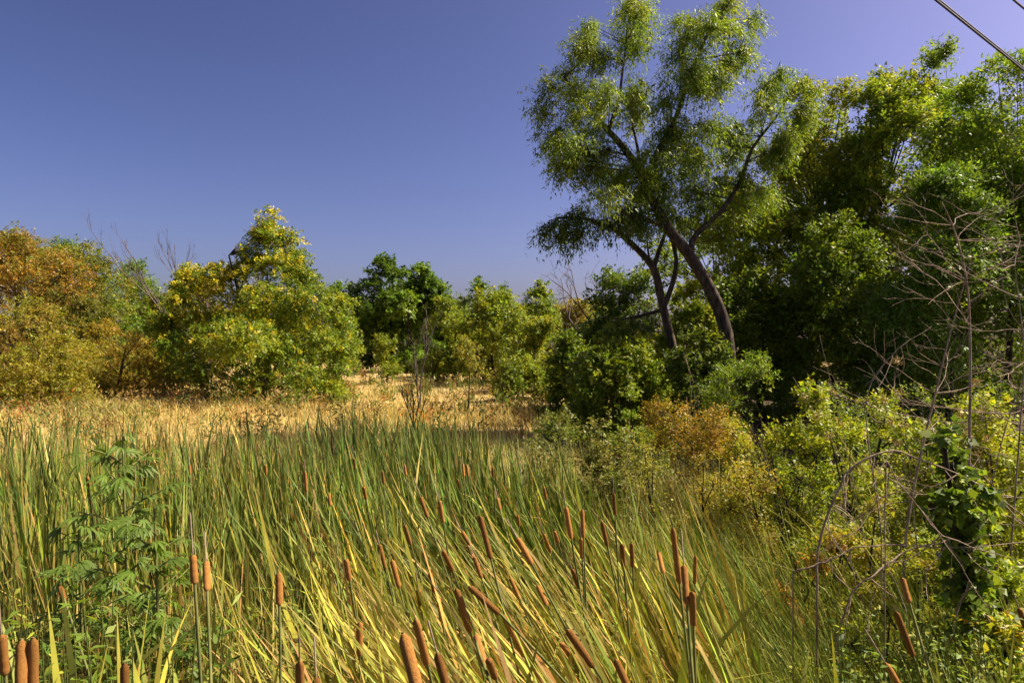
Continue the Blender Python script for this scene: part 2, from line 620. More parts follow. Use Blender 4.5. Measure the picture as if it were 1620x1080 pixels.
# --- willow: bent main trunk, long limbs, open drooping crown
rng = np.random.default_rng(11)
WD = 17.0
wrows = [(985, 45, 62, 60, 0), (945, 95, 60, 50, .4), (890, 125, 48, 40, .2), (935, 160, 70, 50, -.3), (880, 205, 38, 45, 0), (905, 262, 52, 48, .3),
         (960, 235, 62, 52, -.4), (985, 300, 70, 42, .2), (1000, 170, 40, 40, .6), (1110, 40, 62, 48, 0), (1160, 80, 52, 48, .3), (1080, 100, 52, 52, -.3),
         (1125, 140, 60, 40, .5), (1065, 180, 50, 48, -.5), (1040, 230, 48, 45, .6), (1105, 215, 50, 42, .3), (1060, 285, 52, 40, .9), (1125, 290, 56, 42, .8),
         (1235, 130, 42, 36, .5), (1200, 180, 44, 34, .4), (1255, 175, 34, 34, .7), (1165, 235, 42, 40, .7), (1215, 235, 36, 36, 1.0), (1150, 330, 52, 34, 1.0),
         (1085, 335, 48, 30, .8), (1005, 22, 46, 34, .3), (1130, 5, 46, 34, .3), (925, 45, 26, 26, .4), (1180, 40, 28, 30, .2), (1015, 135, 36, 36, .8), (1090, 250, 56, 46, .2), (1150, 195, 48, 38, .9), (1005, 255, 50, 46, -.2), (925, 212, 52, 46, .5), (1030, 325, 46, 28, .2), (1190, 285, 48, 38, 1.2), (1240, 220, 38, 36, 1.2), (1075, 55, 34, 40, .4), (865, 165, 26, 30, .3), (1270, 150, 26, 30, .6)]
wl_ = px_lobes(wrows, WD, rng, sub=3, dd=1.6)
wb = gpos(1152, WD)


def polyP(pts, d, n=14, jitter=.0, dd=0.):
    c = np.array([P(x, y, d + dd * i / (len(pts) - 1)) for i, (x, y) in enumerate(pts)])
    return spline(c, n)


main_t = polyP([(1156, 600), (1146, 515), (1122, 455), (1092, 405), (1058, 362), (1028, 308), (1012, 266)], WD, 60)
limbA = polyP([(1014, 272), (985, 232), (952, 196), (920, 158), (892, 122)], WD, 14, dd=.3)
limbB = polyP([(1020, 292), (1040, 240), (1068, 190), (1092, 120), (1112, 70), (1130, 35)], WD, 14, dd=-.4)
limbC = polyP([(1094, 408), (1098, 375), (1140, 335), (1172, 285), (1190, 235), (1228, 185), (1262, 130)], WD, 16, dd=.9)
limbD = polyP([(962, 208), (978, 160), (986, 105), (990, 70)], WD, 12, dd=.4)
limbE = polyP([(1012, 268), (1008, 230), (1000, 190), (1010, 150)], WD, 8, dd=.8)
limbF = polyP([(1062, 368), (1035, 352), (1000, 342), (955, 322), (915, 285)], WD, 10, dd=-.4)
WPAL = [((.115, .16, .022), 5), ((.08, .125, .022), 3.5), ((.17, .195, .025), 2.6), ((.05, .085, .02), 1.6)]
wnodes = np.concatenate([main_t[32:], limbA, limbB, limbC, limbD, limbE])
root = tree('willow_tree', 'tall willow with bent dark trunk and open drooping crown against the sky', wb, wl_, WPAL, 122000, rng, leaf=(.115, .028), per=22, spray=.55,
            droop=.45, trunk=wnodes, willow=True, tr=.07, bark=BARK, inner=.3, upb=.1, twigs=18, shell=(.15, 1.38))
b = Bag()
b.add(*furrowed(main_t, np.linspace(.17, .088, 60), 18, 1))
trunk_o = b.obj('trunk', BARK, root, wb, True)
for lm, r in ((limbA, .11), (limbB, .09), (limbC, .085), (limbD, .055), (limbE, .05), (limbF, .06)):
    b = Bag()
    b.add(*tubes(lm[None], np.linspace(r, r * .22, len(lm))[None], 8))
    b.obj('limb', BARK, trunk_o, wb, True)

# --- second, shorter willow with forked grey stems
rng = np.random.default_rng(12)
D2 = 17.6
b2 = gpos(1072, D2)
t2 = polyP([(1074, 600), (1062, 540), (1048, 482), (1036, 430), (1016, 402), (984, 372), (958, 348)], D2, 48)
l2 = [polyP([(984, 372), (977, 350), (975, 335)], D2, 6), polyP([(1030, 415), (1000, 386), (965, 360), (925, 345), (880, 345)], D2, 10),
      polyP([(1050, 485), (1062, 455), (1070, 420), (1066, 390), (1058, 366)], D2, 8), polyP([(1028, 412), (1024, 385), (1026, 360)], D2, 6),
      polyP([(1034, 425), (1042, 398), (1050, 376), (1060, 356)], D2, 7), polyP([(1050, 490), (1010, 500), (985, 505)], D2, 6)]
lob2 = px_lobes([(890, 345, 34, 18, 0), (932, 350, 40, 22, .4), (978, 340, 38, 22, -.4), (905, 368, 26, 14, .3), (1000, 350, 26, 18, .6), (872, 362, 18, 14, 0)], D2, rng, 3, 1)
root = tree('willow_tree', 'shorter forked willow with pale grey stems and a dark drooping leaf fringe', b2, lob2, [((.05, .08, .02), 3), ((.08, .11, .02), 1.5)], 7500, rng,
            leaf=(.15, .032), per=30, spray=.6, droop=.8, trunk=np.concatenate([t2[26:], l2[1]]), willow=True, tr=.04, bark=BARK, twigs=8)
b = Bag()
b.add(*furrowed(t2, np.linspace(.125, .055, 48), 16, 2))
trunk_o = b.obj('trunk', BARK, root, b2, True)
for lm, r in zip(l2, (.03, .06, .08, .028, .07, .05)):
    b = Bag()
    b.add(*tubes(lm[None], np.linspace(r, r * .5, len(lm))[None], 8))
    b.obj('limb', BARK, trunk_o, b2, True)

# --- yellow-green spreading tree in the dry field
rng = np.random.default_rng(21)
BD = 28.0
brows = [(424, 345, 14, 16, 0), (424, 356, 18, 16, .1), (418, 366, 26, 20, 0), (432, 376, 30, 20, .2), (415, 385, 40, 28, 0), (455, 385, 26, 24, .3), (430, 420, 55, 34, -.3), (470, 425, 36, 30, .5), (395, 420, 36, 34, .3), (495, 455, 44, 34, 0),
         (350, 455, 60, 36, .2), (300, 455, 40, 34, 0), (400, 470, 60, 40, -1.2), (450, 480, 60, 40, -1.4), (520, 490, 44, 36, .2), (320, 495, 58, 42, -.8),
         (275, 500, 30, 40, .3), (380, 520, 70, 44, -2.0), (450, 530, 66, 46, -2.0), (520, 535, 50, 40, -.8), (300, 550, 48, 44, -.8), (350, 580, 60, 38, -1.6),
         (420, 585, 66, 36, -2.0), (490, 585, 60, 34, -1.4), (545, 570, 28, 34, 0), (540, 520, 22, 22, .4), (290, 590, 34, 28, .2), (272, 545, 26, 34, 0.5), (404, 500, 70, 46, .9), (450, 500, 60, 50, .6), (350, 530, 60, 50, .9), (470, 555, 60, 40, .8)]
bl = px_lobes(brows, BD, rng, 3, 1.4)
BPAL = [((.10, .145, .018), 4), ((.15, .175, .02), 3), ((.06, .095, .016), 3.5)]


def bush_cols(o, c, rng):
    px = CX + F * o[:, 0] / o[:, 1]
    py = HY - F * (o[:, 2] - CAMZ) / o[:, 1]
    k = .46 * sstep(570, 440, py) * sstep(540, 330, px) + .06          # the tree has turned yellow towards its outer top
    y = rng.random(len(c)) < k
    c[y] = np.array([.48, .43, .025]) * rng.lognormal(0, .2, (y.sum(), 1))
    return c


tree('spreading_tree', 'broad yellow-green tree with pointed top standing in the dry grass', gpos(425, BD), bl, BPAL, 134000, rng, leaf=(.11, .07), per=26, spray=.6, droop=.35,
     tr=.16, stems=2, pal_fn=bush_cols, twigs=8, inner=.25)

# --- far dark trees, saplings and young trees behind the meadow
DPAL = [((.045, .085, .014), 4), ((.075, .12, .018), 2.5), ((.03, .055, .012), 2)]
px_tree('dark_tree', 'dark green rounded tree behind the meadow, next to the yellow-green tree', 588, 52, 408, 118, DPAL, 26000, 31, n=24, hb=.04, prof=EGG, leaf=(.26, .17), spray=.9, per=22)
px_tree('dark_tree', 'dark green tree with lighter side behind the bare thin shrub', 655, 50, 412, 112, [((.06, .11, .016), 4), ((.10, .15, .02), 2.5), ((.035, .06, .012), 2)], 26000, 32, n=24, hb=.04,
        prof=EGG, leaf=(.26, .17), spray=.9, per=22)
YPAL = [((.12, .155, .022), 4), ((.16, .17, .022), 3), ((.08, .115, .018), 3.5), ((.22, .19, .025), .5)]
px_tree('young_tree', 'bushy yellow-green young tree at the centre of the tree line', 785, 36, 462, 120, YPAL, 22000, 33, n=24, hb=.12, leaf=(.16, .10), spray=.8)
px_tree('young_tree', 'thin upright dark-leaved tree poking above the yellow-green young tree', 768, 44, 432, 86, [((.05, .09, .016), 3), ((.09, .13, .02), 2)], 11000, 34, n=20, hb=.3, leaf=(.20, .12), spray=1.0, rs=(.08, .16))
px_tree('young_tree', 'slender tree with small leafy tuft on top beside dead branches', 852, 38, 444, 62, [((.09, .13, .018), 3), ((.17, .18, .02), 1)], 8000, 35, n=15, hb=.45, leaf=(.16, .10), spray=.8, rs=(.10, .2))
px_tree('young_tree', 'yellow-green bushy young tree between the slender tree and the dark trees', 715, 40, 468, 90, YPAL, 14000, 36, n=18, hb=.05, leaf=(.17, .10), spray=.8)
px_tree('young_tree', 'low yellowish young tree under the slender tuft-topped tree', 850, 31, 500, 90, YPAL, 14000, 37, n=16, hb=.1, leaf=(.14, .09), spray=.7)
px_tree('olive_tree', 'olive-brown hazy tree in the gap beside the willow', 905, 56, 470, 96, [((.15, .13, .035), 3), ((.20, .15, .03), 2), ((.11, .12, .03), 2)], 14000, 38, n=20, leaf=(.25, .14), spray=1.0)
px_tree('olive_tree', 'yellow-olive tree half hidden behind the leafy thicket bush', 955, 46, 480, 100, YPAL, 12000, 39, n=18, leaf=(.22, .14), spray=.9)
px_tree('dark_tree', 'dark low tree closing the far end of the meadow', 700, 60, 480, 90, DPAL, 12000, 40, n=18, leaf=(.3, .18), spray=1.1)
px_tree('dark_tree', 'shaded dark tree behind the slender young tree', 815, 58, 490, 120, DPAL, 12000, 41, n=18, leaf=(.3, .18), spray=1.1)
px_tree('sapling', 'small sapling with thin dark trunk alone on the meadow', 740, 23, 528, 60, [((.15, .13, .03), 3), ((.12, .14, .025), 2)], 1500, 42, n=10, hb=.38, leaf=(.10, .055), spray=.5, tr=.05, cat='sapling')
px_tree('sapling', 'small green sapling with leaves down its stem at the meadow edge', 802, 22, 560, 44, [((.09, .12, .02), 3), ((.16, .17, .02), 1)], 1500, 43, n=10, hb=.2, leaf=(.09, .055), spray=.4, tr=.03, cat='sapling')
px_tree('sapling', 'pale green leafy sapling in front of the dark rounded tree', 610, 38, 520, 46, YPAL, 3000, 44, n=10, hb=.05, leaf=(.15, .09), spray=.6, cat='sapling')
px_tree('meadow_bush', 'grey-green low bush at the back of the meadow', 668, 44, 562, 56, [((.08, .10, .03), 3)], 3000, 45, n=9, leaf=(.16, .05), spray=.6, cat='bush', prof=BUSH)
px_tree('meadow_bush', 'bright yellow-green low bush under the young trees', 835, 27, 530, 84, YPAL, 9000, 46, n=12, leaf=(.12, .08), spray=.5, cat='bush', prof=BUSH)
px_tree('meadow_bush', 'low bright bush at the foot of the broad yellow-green tree', 505, 26.5, 578, 84, [((.13, .17, .018), 3), ((.19, .2, .02), 2)], 7000, 47, n=12, leaf=(.11, .07), spray=.5, cat='bush', prof=BUSH)

# --- trees on the left
RUP = [((.16, .10, .026), 4), ((.13, .11, .026), 3), ((.19, .115, .03), 2), ((.09, .115, .02), 2.5)]
OLP = [((.12, .105, .022), 4), ((.09, .10, .02), 3), ((.17, .12, .025), 2)]
YOP = [((.16, .145, .026), 4), ((.125, .135, .024), 3.5), ((.19, .145, .03), 2)]
GRP = [((.075, .125, .022), 4), ((.10, .15, .025), 3), ((.06, .09, .02), 2)]
px_tree('thicket_tree', 'rust-brown tree at the edge of the picture, tallest of its thicket', 10, 31, 362, 250, RUP, 60000, 51, n=38, leaf=(.12, .07), spray=.7)
px_tree('thicket_tree', 'green feathery tree showing above the rust-brown tree', 66, 38, 362, 150, GRP, 28000, 52, n=26, leaf=(.16, .07), spray=.9, prof=EGG)
px_tree('thicket_tree', 'olive-brown round tree beside the rust-brown tree', 125, 37, 378, 170, [((.11, .115, .022), 4), ((.085, .11, .02), 3), ((.16, .13, .025), 1.5)], 42000, 53, n=32, leaf=(.14, .08), spray=.8)
px_tree('thicket_tree', 'soft light green tree sloping down behind the olive-brown tree', 195, 44, 418, 170, GRP, 24000, 54, n=30, leaf=(.2, .07), spray=1.0)
px_tree('thicket_tree', 'small green treetop rising beside the leafless tree', 222, 47, 404, 80, GRP, 9000, 55, n=14, leaf=(.2, .1), spray=.9, prof=EGG)
px_tree('thicket_tree', 'olive-green tree behind the leafless tree', 268, 50, 432, 150, [((.10, .115, .025), 3), ((.14, .13, .03), 2)], 16000, 56, n=20, leaf=(.22, .12), spray=1.0)
px_tree('thicket_tree', 'olive tree beneath the leafless grey branches', 325, 46, 424, 110, OLP, 14000, 57, n=20, leaf=(.2, .12), spray=1.0)
px_tree('thicket_bush', 'dark olive bush in the hollow between the rust and olive trees', 140, 32, 462, 120, [((.06, .075, .016), 3), ((.09, .09, .018), 2)], 14000, 58, n=18, leaf=(.12, .08), spray=.6, cat='bush', prof=BUSH)
px_tree('thicket_bush', 'rust-tinted low bush in front of the dark olive bush', 185, 29, 508, 150, [((.20, .13, .028), 3), ((.16, .14, .026), 3), ((.12, .12, .02), 1)], 20000, 59, n=22, leaf=(.10, .06), spray=.6, cat='bush', prof=BUSH)
px_tree('thicket_bush', 'yellow-olive bush at the edge of the picture in front of the rust tree', 40, 24, 470, 200, YOP, 38000, 60, n=28, leaf=(.095, .055), spray=.55, cat='bush', prof=BUSH)
px_tree('thicket_bush', 'brownish bush linking the thicket and the broad yellow-green tree', 238, 33, 540, 90, YOP, 10000, 61, n=14, leaf=(.12, .07), spray=.6, cat='bush', prof=BUSH)
px_tree('thicket_bush', 'yellowish bush between the edge bush and the rust-tinted low bush', 112, 27, 540, 100, [((.19, .155, .024), 4), ((.14, .14, .022), 3)], 12000, 62, n=16, leaf=(.10, .06), spray=.55, cat='bush', prof=BUSH)

# --- wood on the right
FPAL = [((.135, .18, .026), 3.5), ((.185, .205, .026), 3), ((.085, .125, .02), 2.5), ((.24, .23, .03), .6)]
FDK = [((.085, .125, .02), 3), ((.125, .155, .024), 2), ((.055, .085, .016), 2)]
FGR = [((.10, .155, .026), 3), ((.14, .185, .03), 2), ((.065, .10, .022), 2)]
kw = dict(leaf=(.12, .075), spray=.65, per=24)
px_tree('wood_tree', 'yellow-green tree directly behind the willow\'s outer limb', 1200, 22.5, 200, 220, FPAL, 46000, 71, n=32, hb=.12, **kw)
px_tree('wood_tree', 'tall olive-yellow tree between the willow and the highest wood trees', 1300, 23.5, 100, 230, [((.14, .16, .022), 3), ((.105, .14, .02), 3), ((.19, .18, .025), 1)], 62000, 72, n=38, hb=.1, **kw)
px_tree('wood_tree', 'tall dark-crowned tree in the middle of the wood', 1405, 22, 62, 230, FPAL, 70000, 73, n=42, hb=.08, **kw)
px_tree('wood_tree', 'narrow upright tree with spiky top high against the sky', 1495, 22, 28, 150, FGR, 40000, 74, n=32, hb=.2, leaf=(.14, .06), spray=.9, rs=(.08, .16), prof=EGG)
px_tree('wood_tree', 'bright green feathery tree under the overhead cables', 1580, 16.5, 42, 250, [((.10, .16, .024), 3), ((.17, .2, .025), 2), ((.06, .10, .018), 2)], 64000, 75, n=38, hb=.1, leaf=(.13, .05), spray=.8, per=26, droop=.5)
px_tree('wood_tree', 'green tree cut off by the picture edge below the cables', 1690, 16.5, 105, 220, FGR, 26000, 76, n=26, hb=.05, leaf=(.12, .05), spray=.7, droop=.4)
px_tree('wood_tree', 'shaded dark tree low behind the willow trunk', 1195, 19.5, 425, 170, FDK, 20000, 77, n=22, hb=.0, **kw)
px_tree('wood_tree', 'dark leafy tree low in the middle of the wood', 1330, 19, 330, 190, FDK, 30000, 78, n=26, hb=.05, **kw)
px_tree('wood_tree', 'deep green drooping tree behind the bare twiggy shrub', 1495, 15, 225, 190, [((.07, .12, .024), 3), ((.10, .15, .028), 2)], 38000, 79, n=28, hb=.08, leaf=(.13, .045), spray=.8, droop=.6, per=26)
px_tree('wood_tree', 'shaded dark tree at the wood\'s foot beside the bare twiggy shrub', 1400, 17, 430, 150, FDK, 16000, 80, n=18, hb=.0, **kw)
for q, (px, d, yt, w, lab) in enumerate([(1110, 31, 330, 260, 'dim tree deep in the wood behind the willow'), (1290, 32, 240, 280, 'dim tree deep in the wood seen through the olive-yellow tree'),
                                         (1470, 31, 200, 300, 'dim tree deep in the wood under the narrow spiky tree'), (1660, 27, 190, 300, 'dim tree deep in the wood at the picture edge')]):
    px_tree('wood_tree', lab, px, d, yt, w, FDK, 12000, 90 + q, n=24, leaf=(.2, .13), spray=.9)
px_tree('wood_tree', 'dark glossy tree behind the forked willow', 995, 24, 412, 150, [((.04, .07, .014), 3), ((.07, .105, .018), 2)], 26000, 81, n=26, hb=.05, **kw)
px_tree('understory_tree', 'yellow-tipped small tree between the two willow trunks', 1090, 19, 440, 96, [((.12, .16, .018), 3), ((.22, .22, .02), 2), ((.07, .1, .016), 2)], 14000, 82, n=18, hb=.05, leaf=(.11, .07), spray=.5)
px_tree('understory_bush', 'leafy green bush spilling out before the forked willow', 970, 17, 490, 170, [((.10, .14, .018), 3), ((.15, .17, .02), 2), ((.05, .08, .014), 3)], 26000, 83, n=24, leaf=(.11, .075), spray=.5, cat='bush', prof=BUSH)
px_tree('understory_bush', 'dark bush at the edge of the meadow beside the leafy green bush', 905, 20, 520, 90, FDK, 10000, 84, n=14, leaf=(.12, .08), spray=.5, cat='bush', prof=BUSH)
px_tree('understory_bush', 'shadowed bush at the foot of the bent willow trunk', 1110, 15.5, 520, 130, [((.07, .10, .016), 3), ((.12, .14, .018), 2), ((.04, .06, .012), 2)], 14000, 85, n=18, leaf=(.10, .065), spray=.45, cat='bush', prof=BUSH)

for q, (px, yt, lab) in enumerate([(215, 475, 'far dim tree behind the small green treetop'), (545, 490, 'far dim tree in the gap beside the broad yellow-green tree'), (640, 492, 'far dim tree behind the bare thin shrub'),
                                   (735, 488, 'far dim tree behind the lone meadow sapling'), (830, 492, 'far dim tree behind the slender tuft-topped tree'), (920, 486, 'far dim tree behind the hazy olive-brown tree')]):
    px_tree('distant_tree', lab, px, 78 + 5 * (q % 3), yt, 170, [((.06, .085, .02), 3), ((.09, .10, .025), 2)], 6000, 150 + q, n=16, leaf=(.5, .3), spray=1.6, twigs=0, group='far tree line')

# ------------------------------------------------------------------ leafless trees and shrubs
def bare(name, label, base, start_dirs, length, r0, rng, mat, levels=4, split=(2, 4), shrink=.62, spread=.55, up=.12, cat='shrub', group=None, wob=.1, sides=5, droop=0., trunk_name='stem'):
    base = np.asarray(base, float)
    root = thing(name, label, cat, base, group)
    tb, tw = Bag(), Bag()
    cur = [(base + np.array([rng.normal(0, .03), rng.normal(0, .03), -.05]), unit(np.asarray(d, float)), length * k, r0 * (.7 + .3 * k)) for d, k in start_dirs]
    for lv in range(levels):
        nxt, PTS, RAD = [], [], []
        for p, d, L, r in cur:
            K = 7
            dirs = [d]
            for k in range(K - 1):
                dirs.append(unit(dirs[-1] + rng.normal(0, wob, 3) + np.array([0, 0, up * .3 - droop * lv * .1])))
            pts = np.vstack([p, p + np.cumsum(np.array(dirs[1:]) * L / (K - 1), 0)])
            PTS.append(pts)
            RAD.append(np.linspace(r, r * .5, K))
            if lv < levels - 1:
                for k in range(rng.integers(split[0], split[1] + 1)):
                    j = rng.integers(2, K)
                    nd = unit(dirs[j] + rng.normal(0, spread, 3) + np.array([0, 0, up]))
                    nxt.append((pts[j], nd, L * shrink * rng.uniform(.6, 1.15), max(r * .5, .0022)))
        if lv == 0 and len(PTS) <= 6:
            for pt, ra in zip(PTS, RAD):
                sb = Bag()
                sb.add(*tubes(pt[None], ra[None], sides + 2))
                sb.obj(trunk_name, mat, root, base, True)
        else:
            tw.add(*tubes(np.array(PTS), np.array(RAD), sides if lv < 2 else 3))
        cur = nxt
    tw.obj('twigs', mat, root, base)['kind'] = 'stuff'
    return root


r_ = np.random.default_rng
bare('leafless_tree', 'leafless grey tree rising behind the broad yellow-green tree', gpos(318, 36), [((-.34, 0, 1), 1), ((.2, .1, 1), 1), ((-.04, 0, 1), 1.0), ((-.66, 0, 1), 1.05), ((.36, 0, 1), .95)], 5.0, .075, r_(101), TWIG_GREY, 5, (3, 4), .52, .36, .18, 'tree', trunk_name='trunk')
bare('leafless_tree', 'dead tree with bare branches reaching out beside the slender young tree', gpos(985, 24.5), [((-.22, 0, 1), 1), ((-.36, 0, 1), 1.0), ((-.30, 0, 1), .8), ((-.45, .1, 1), .95)], 3.9, .05, r_(102), TWIG_GREY, 5, (3, 4), .5, .42, .0, 'tree', trunk_name='trunk')
bare('bare_shrub', 'dark nearly leafless shrub at the near edge of the meadow', gpos(657, 17.5), [((-.05, 0, 1), 1), ((.14, 0, 1), .8), ((-.35, .1, 1), .9), ((.05, .2, 1), .85)], 1.25, .02, r_(103), BARK_DARK, 5, (2, 4), .62, .3, .35)
bare('bare_shrub', 'tall thin bare sapling standing behind the dark leafless shrub', gpos(664, 24), [((.02, 0, 1), 1), ((-.2, 0, 1), .8)], 2.4, .03, r_(104), TWIG_GREY, 4, (2, 4), .55, .35, .3)
bare('bare_sapling', 'thin bare leaning sapling among the yellow-green shrubs', gpos(1222, 7.2), [((-.16, 0, 1), 1)], 2.0, .018, r_(105), BARK_DARK, 4, (2, 4), .5, .5, .2)
bare('bare_sapling', 'thin pale bare stem before the dark foot of the willow', gpos(1098, 13.5), [((.0, 0, 1), 1)], 1.9, .016, r_(106), TWIG_DRY, 4, (2, 3), .5, .5, .2)

# big pale twiggy shrub near the viewer
DS = 4.3
r = r_(111)
base = P(1535, 900, DS)
base[2] = ground_z(base[0], base[1])
root = thing('bare_shrub', 'big pale twiggy dead shrub in front of the wood', 'shrub', base)
stems = [polyP([(1532, 1010), (1533, 760), (1535, 560), (1530, 450), (1512, 370), (1490, 320)], DS, 14),
         polyP([(1428, 1010), (1432, 860), (1452, 740), (1478, 630), (1505, 520), (1540, 400)], DS + .3, 14),
         polyP([(1590, 1010), (1600, 860), (1612, 700), (1620, 560), (1605, 420)], DS - .3, 12),
         polyP([(1540, 1000), (1560, 820), (1590, 680), (1640, 540)], DS + .2, 12)]
for s, rr in zip(stems, (.011, .011, .007, .006)):
    b = Bag()
    b.add(*tubes(s[None], np.linspace(rr, rr * .3, len(s))[None], 7))
    b.obj('stem', TWIG_DRY, root, base, True)
cur = []
for s in stems:
    for k in range(14):
        j = r.integers(len(s) // 3, len(s))
        dd = unit(np.array([r.choice([-1, 1]) * r.uniform(.4, 1), r.normal(0, .5), r.uniform(-.1, .9)]))
        cur.append((s[j], dd, r.uniform(.3, .75), .0032))
tw = Bag()
for lv in range(3):
    PTS, RAD, nxt = [], [], []
    for p, d, L, rr in cur:
        ds = [d]
        for k in range(7):
            ds.append(unit(ds[-1] + r.normal(0, .14, 3) + np.array([0, 0, .02])))
        pts = np.vstack([p, p + np.cumsum(np.array(ds[1:]) * L / 7, 0)])
        PTS.append(pts)
        RAD.append(np.linspace(rr, rr * .4, 8))
        for k in range(3 if lv < 1 else 2):
            j = r.integers(2, 8)
            nxt.append((pts[j], unit(ds[j] + r.normal(0, .6, 3)), L * r.uniform(.35, .6), max(rr * .55, .0014)))
    tw.add(*tubes(np.array(PTS), np.array(RAD), 4))
    cur = nxt
tw.obj('twigs', TWIG_DRY, root, base)['kind'] = 'stuff'

# arching dead canes
def cane(label, pts, d, rad, seed, ntw=22, dd=0.):
    r = r_(seed)
    s = polyP([(x + r.normal(0, 3), y + r.normal(0, 3)) for x, y in pts], d, 30, dd=dd)
    s[:, 1] += np.cumsum(r.normal(0, .008, 30))
    base = s[0].copy()
    base[2] = ground_z(base[0], base[1])
    s = np.vstack([base - [0, 0, .05], s])
    root = thing('dead_cane', label, 'branch', base, 'dead arching canes')
    b = Bag()
    b.add(*tubes(s[None], np.linspace(rad, rad * .45, len(s))[None], 6))
    b.obj('stem', TWIG_DRY, root, base, True)
    PTS = []
    for k in range(ntw):
        p = s[r.integers(6, len(s))]
        dr = unit(np.array([r.normal(0, .5), r.normal(0, .4), -r.uniform(.1, 1)]))
        L = r.uniform(.15, .4)
        ds = [dr]
        for j in range(6):
            ds.append(unit(ds[-1] + r.normal(0, .2, 3)))
        PTS.append(np.vstack([p, p + np.cumsum(np.array(ds[1:]) * L / 6, 0)]))
    b = Bag()
    b.add(*tubes(np.array(PTS), np.full((ntw, 1), .0028) * np.linspace(1, .5, 7)[None], 4))
    b.obj('twigs', TWIG_DRY, root, base)['kind'] = 'stuff'


cane('thick dead cane arching high over the leafy tangle before the twiggy shrub', [(1294, 960), (1296, 860), (1312, 790), (1345, 738), (1398, 713), (1450, 722), (1530, 758), (1600, 808), (1700, 880)], 3.3, .0065, 121)
cane('lower pale cane lying almost level below the high arching cane', [(1260, 905), (1310, 880), (1360, 862), (1440, 860), (1520, 862), (1620, 850)], 3.2, .0042, 122, 10)
cane('dark cane rising slantwise under the high arching cane', [(1326, 1000), (1352, 930), (1410, 890), (1470, 865), (1520, 858)], 3.1, .0052, 123, 8)
cane('thin pale cane looping down beside the vine-clad stump', [(1398, 900), (1405, 740), (1420, 760), (1470, 820), (1520, 900), (1560, 960)], 3.0, .003, 124, 6)
cane('thin cane crossing the yellow-green shrubs high up', [(1400, 860), (1370, 700), (1372, 620), (1410, 560), (1470, 520)], 4.4, .0045, 125, 10)

# ------------------------------------------------------------------ shrubs on the rising ground
SY = [((.165, .19, .02), 4), ((.22, .225, .024), 3), ((.105, .14, .018), 3.5), ((.20, .14, .03), .6)]
SG = [((.10, .15, .02), 3), ((.15, .18, .022), 2), ((.06, .09, .016), 2)]
SR = [((.18, .115, .025), 3.5), ((.16, .15, .025), 3.5), ((.22, .12, .025), 1.5)]
SO = [((.27, .125, .022), 3), ((.21, .11, .022), 2), ((.16, .14, .025), 1.5)]
sk = dict(cat='shrub', stems=4, tr=.03, twigs=8)


def shrub(label, px, d, yt, w, pal, nl, seed, name='shrub', leaf=(.055, .032), spray=.32, n=14, prof=BUSH, **k):
    a = dict(sk)
    a.update(k)
    return px_tree(name, label, px, d, yt, w, pal, nl * 1.02, seed, n=n, prof=prof, leaf=(leaf[0] * .86, leaf[1] * .86), spray=spray, per=20, **a)


shrub('dark green mound of vines at the edge of the cattails', 885, 9.6, 626, 180, [((.075, .105, .025), 3), ((.10, .125, .03), 2), ((.13, .125, .045), 1.5)], 17000, 201, 'vine_mound', (.045, .03), .3, 24)
shrub('greyish green mound of vines spreading beside the dark mound', 962, 9.5, 640, 120, [((.10, .115, .03), 3), ((.16, .14, .06), 2)], 8000, 202, 'vine_mound', (.06, .035), .35, 14)
shrub('rust and olive feathery shrub below the willow', 1085, 10.0, 598, 180, SR, 19000, 203, leaf=(.05, .025), n=20)
shrub('soft green feathery shrub under the bent willow trunk', 1175, 12.5, 520, 120, SG, 13000, 204, leaf=(.075, .03), n=18, prof=EGG)
shrub('olive shrub at the shaded edge of the wood', 1010, 13.5, 585, 100, SG, 8000, 205, leaf=(.07, .04))
shrub('bright yellow-green sapling shrub with upright leafy shoots before the wood', 1278, 8.0, 540, 74, SY, 5500, 206, leaf=(.075, .045), n=14, prof=EGG, spray=.4)
shrub('yellow-green shrub beneath the upright leafy shoots', 1215, 8.5, 632, 130, SY, 11000, 207, n=18)
shrub('yellowish shrub beside the rust and olive shrub', 1145, 9.5, 640, 120, [((.21, .19, .022), 3), ((.2, .14, .025), 2), ((.13, .15, .02), 2)], 10000, 208, n=16)
shrub('wide yellow-green shrub in the middle of the sunny thicket', 1340, 6.8, 612, 170, SY, 15000, 209, n=22)
shrub('sunlit yellow-green shrub in front of the twiggy dead shrub', 1455, 6.0, 590, 170, SY, 15000, 210, n=22)
shrub('bright leafy shrub at the picture edge behind the dead shrub', 1580, 6.0, 570, 180, [((.22, .23, .02), 4), ((.15, .19, .02), 3)], 15000, 211, n=22)
shrub('rust-tinted low shrub below the thin leaning sapling', 1185, 7.2, 705, 130, [((.18, .14, .028), 3), ((.18, .17, .025), 3), ((.2, .13, .025), 1)], 9000, 212, leaf=(.045, .025))
shrub('orange-brown feathery shrub at the end of the high arching cane', 1265, 5.2, 752, 105, SO, 7000, 213, leaf=(.04, .016), n=16, spray=.22)
shrub('small orange-tinged shrub among the fine grass tips', 1115, 8.0, 685, 90, [((.19, .13, .028), 3), ((.17, .15, .028), 3)], 5000, 214, leaf=(.045, .022))
shrub('low olive shrub behind the arching canes', 1370, 4.9, 720, 160, [((.17, .17, .022), 3), ((.12, .14, .02), 2), ((.2, .13, .03), 1)], 12000, 215, leaf=(.042, .024), n=20, spray=.25)
shrub('olive-yellow leafy tangle under the arching canes', 1430, 4.2, 790, 200, [((.16, .17, .022), 3), ((.10, .13, .02), 2), ((.19, .13, .035), 1.5)], 14000, 216, leaf=(.04, .022), n=24, spray=.22)
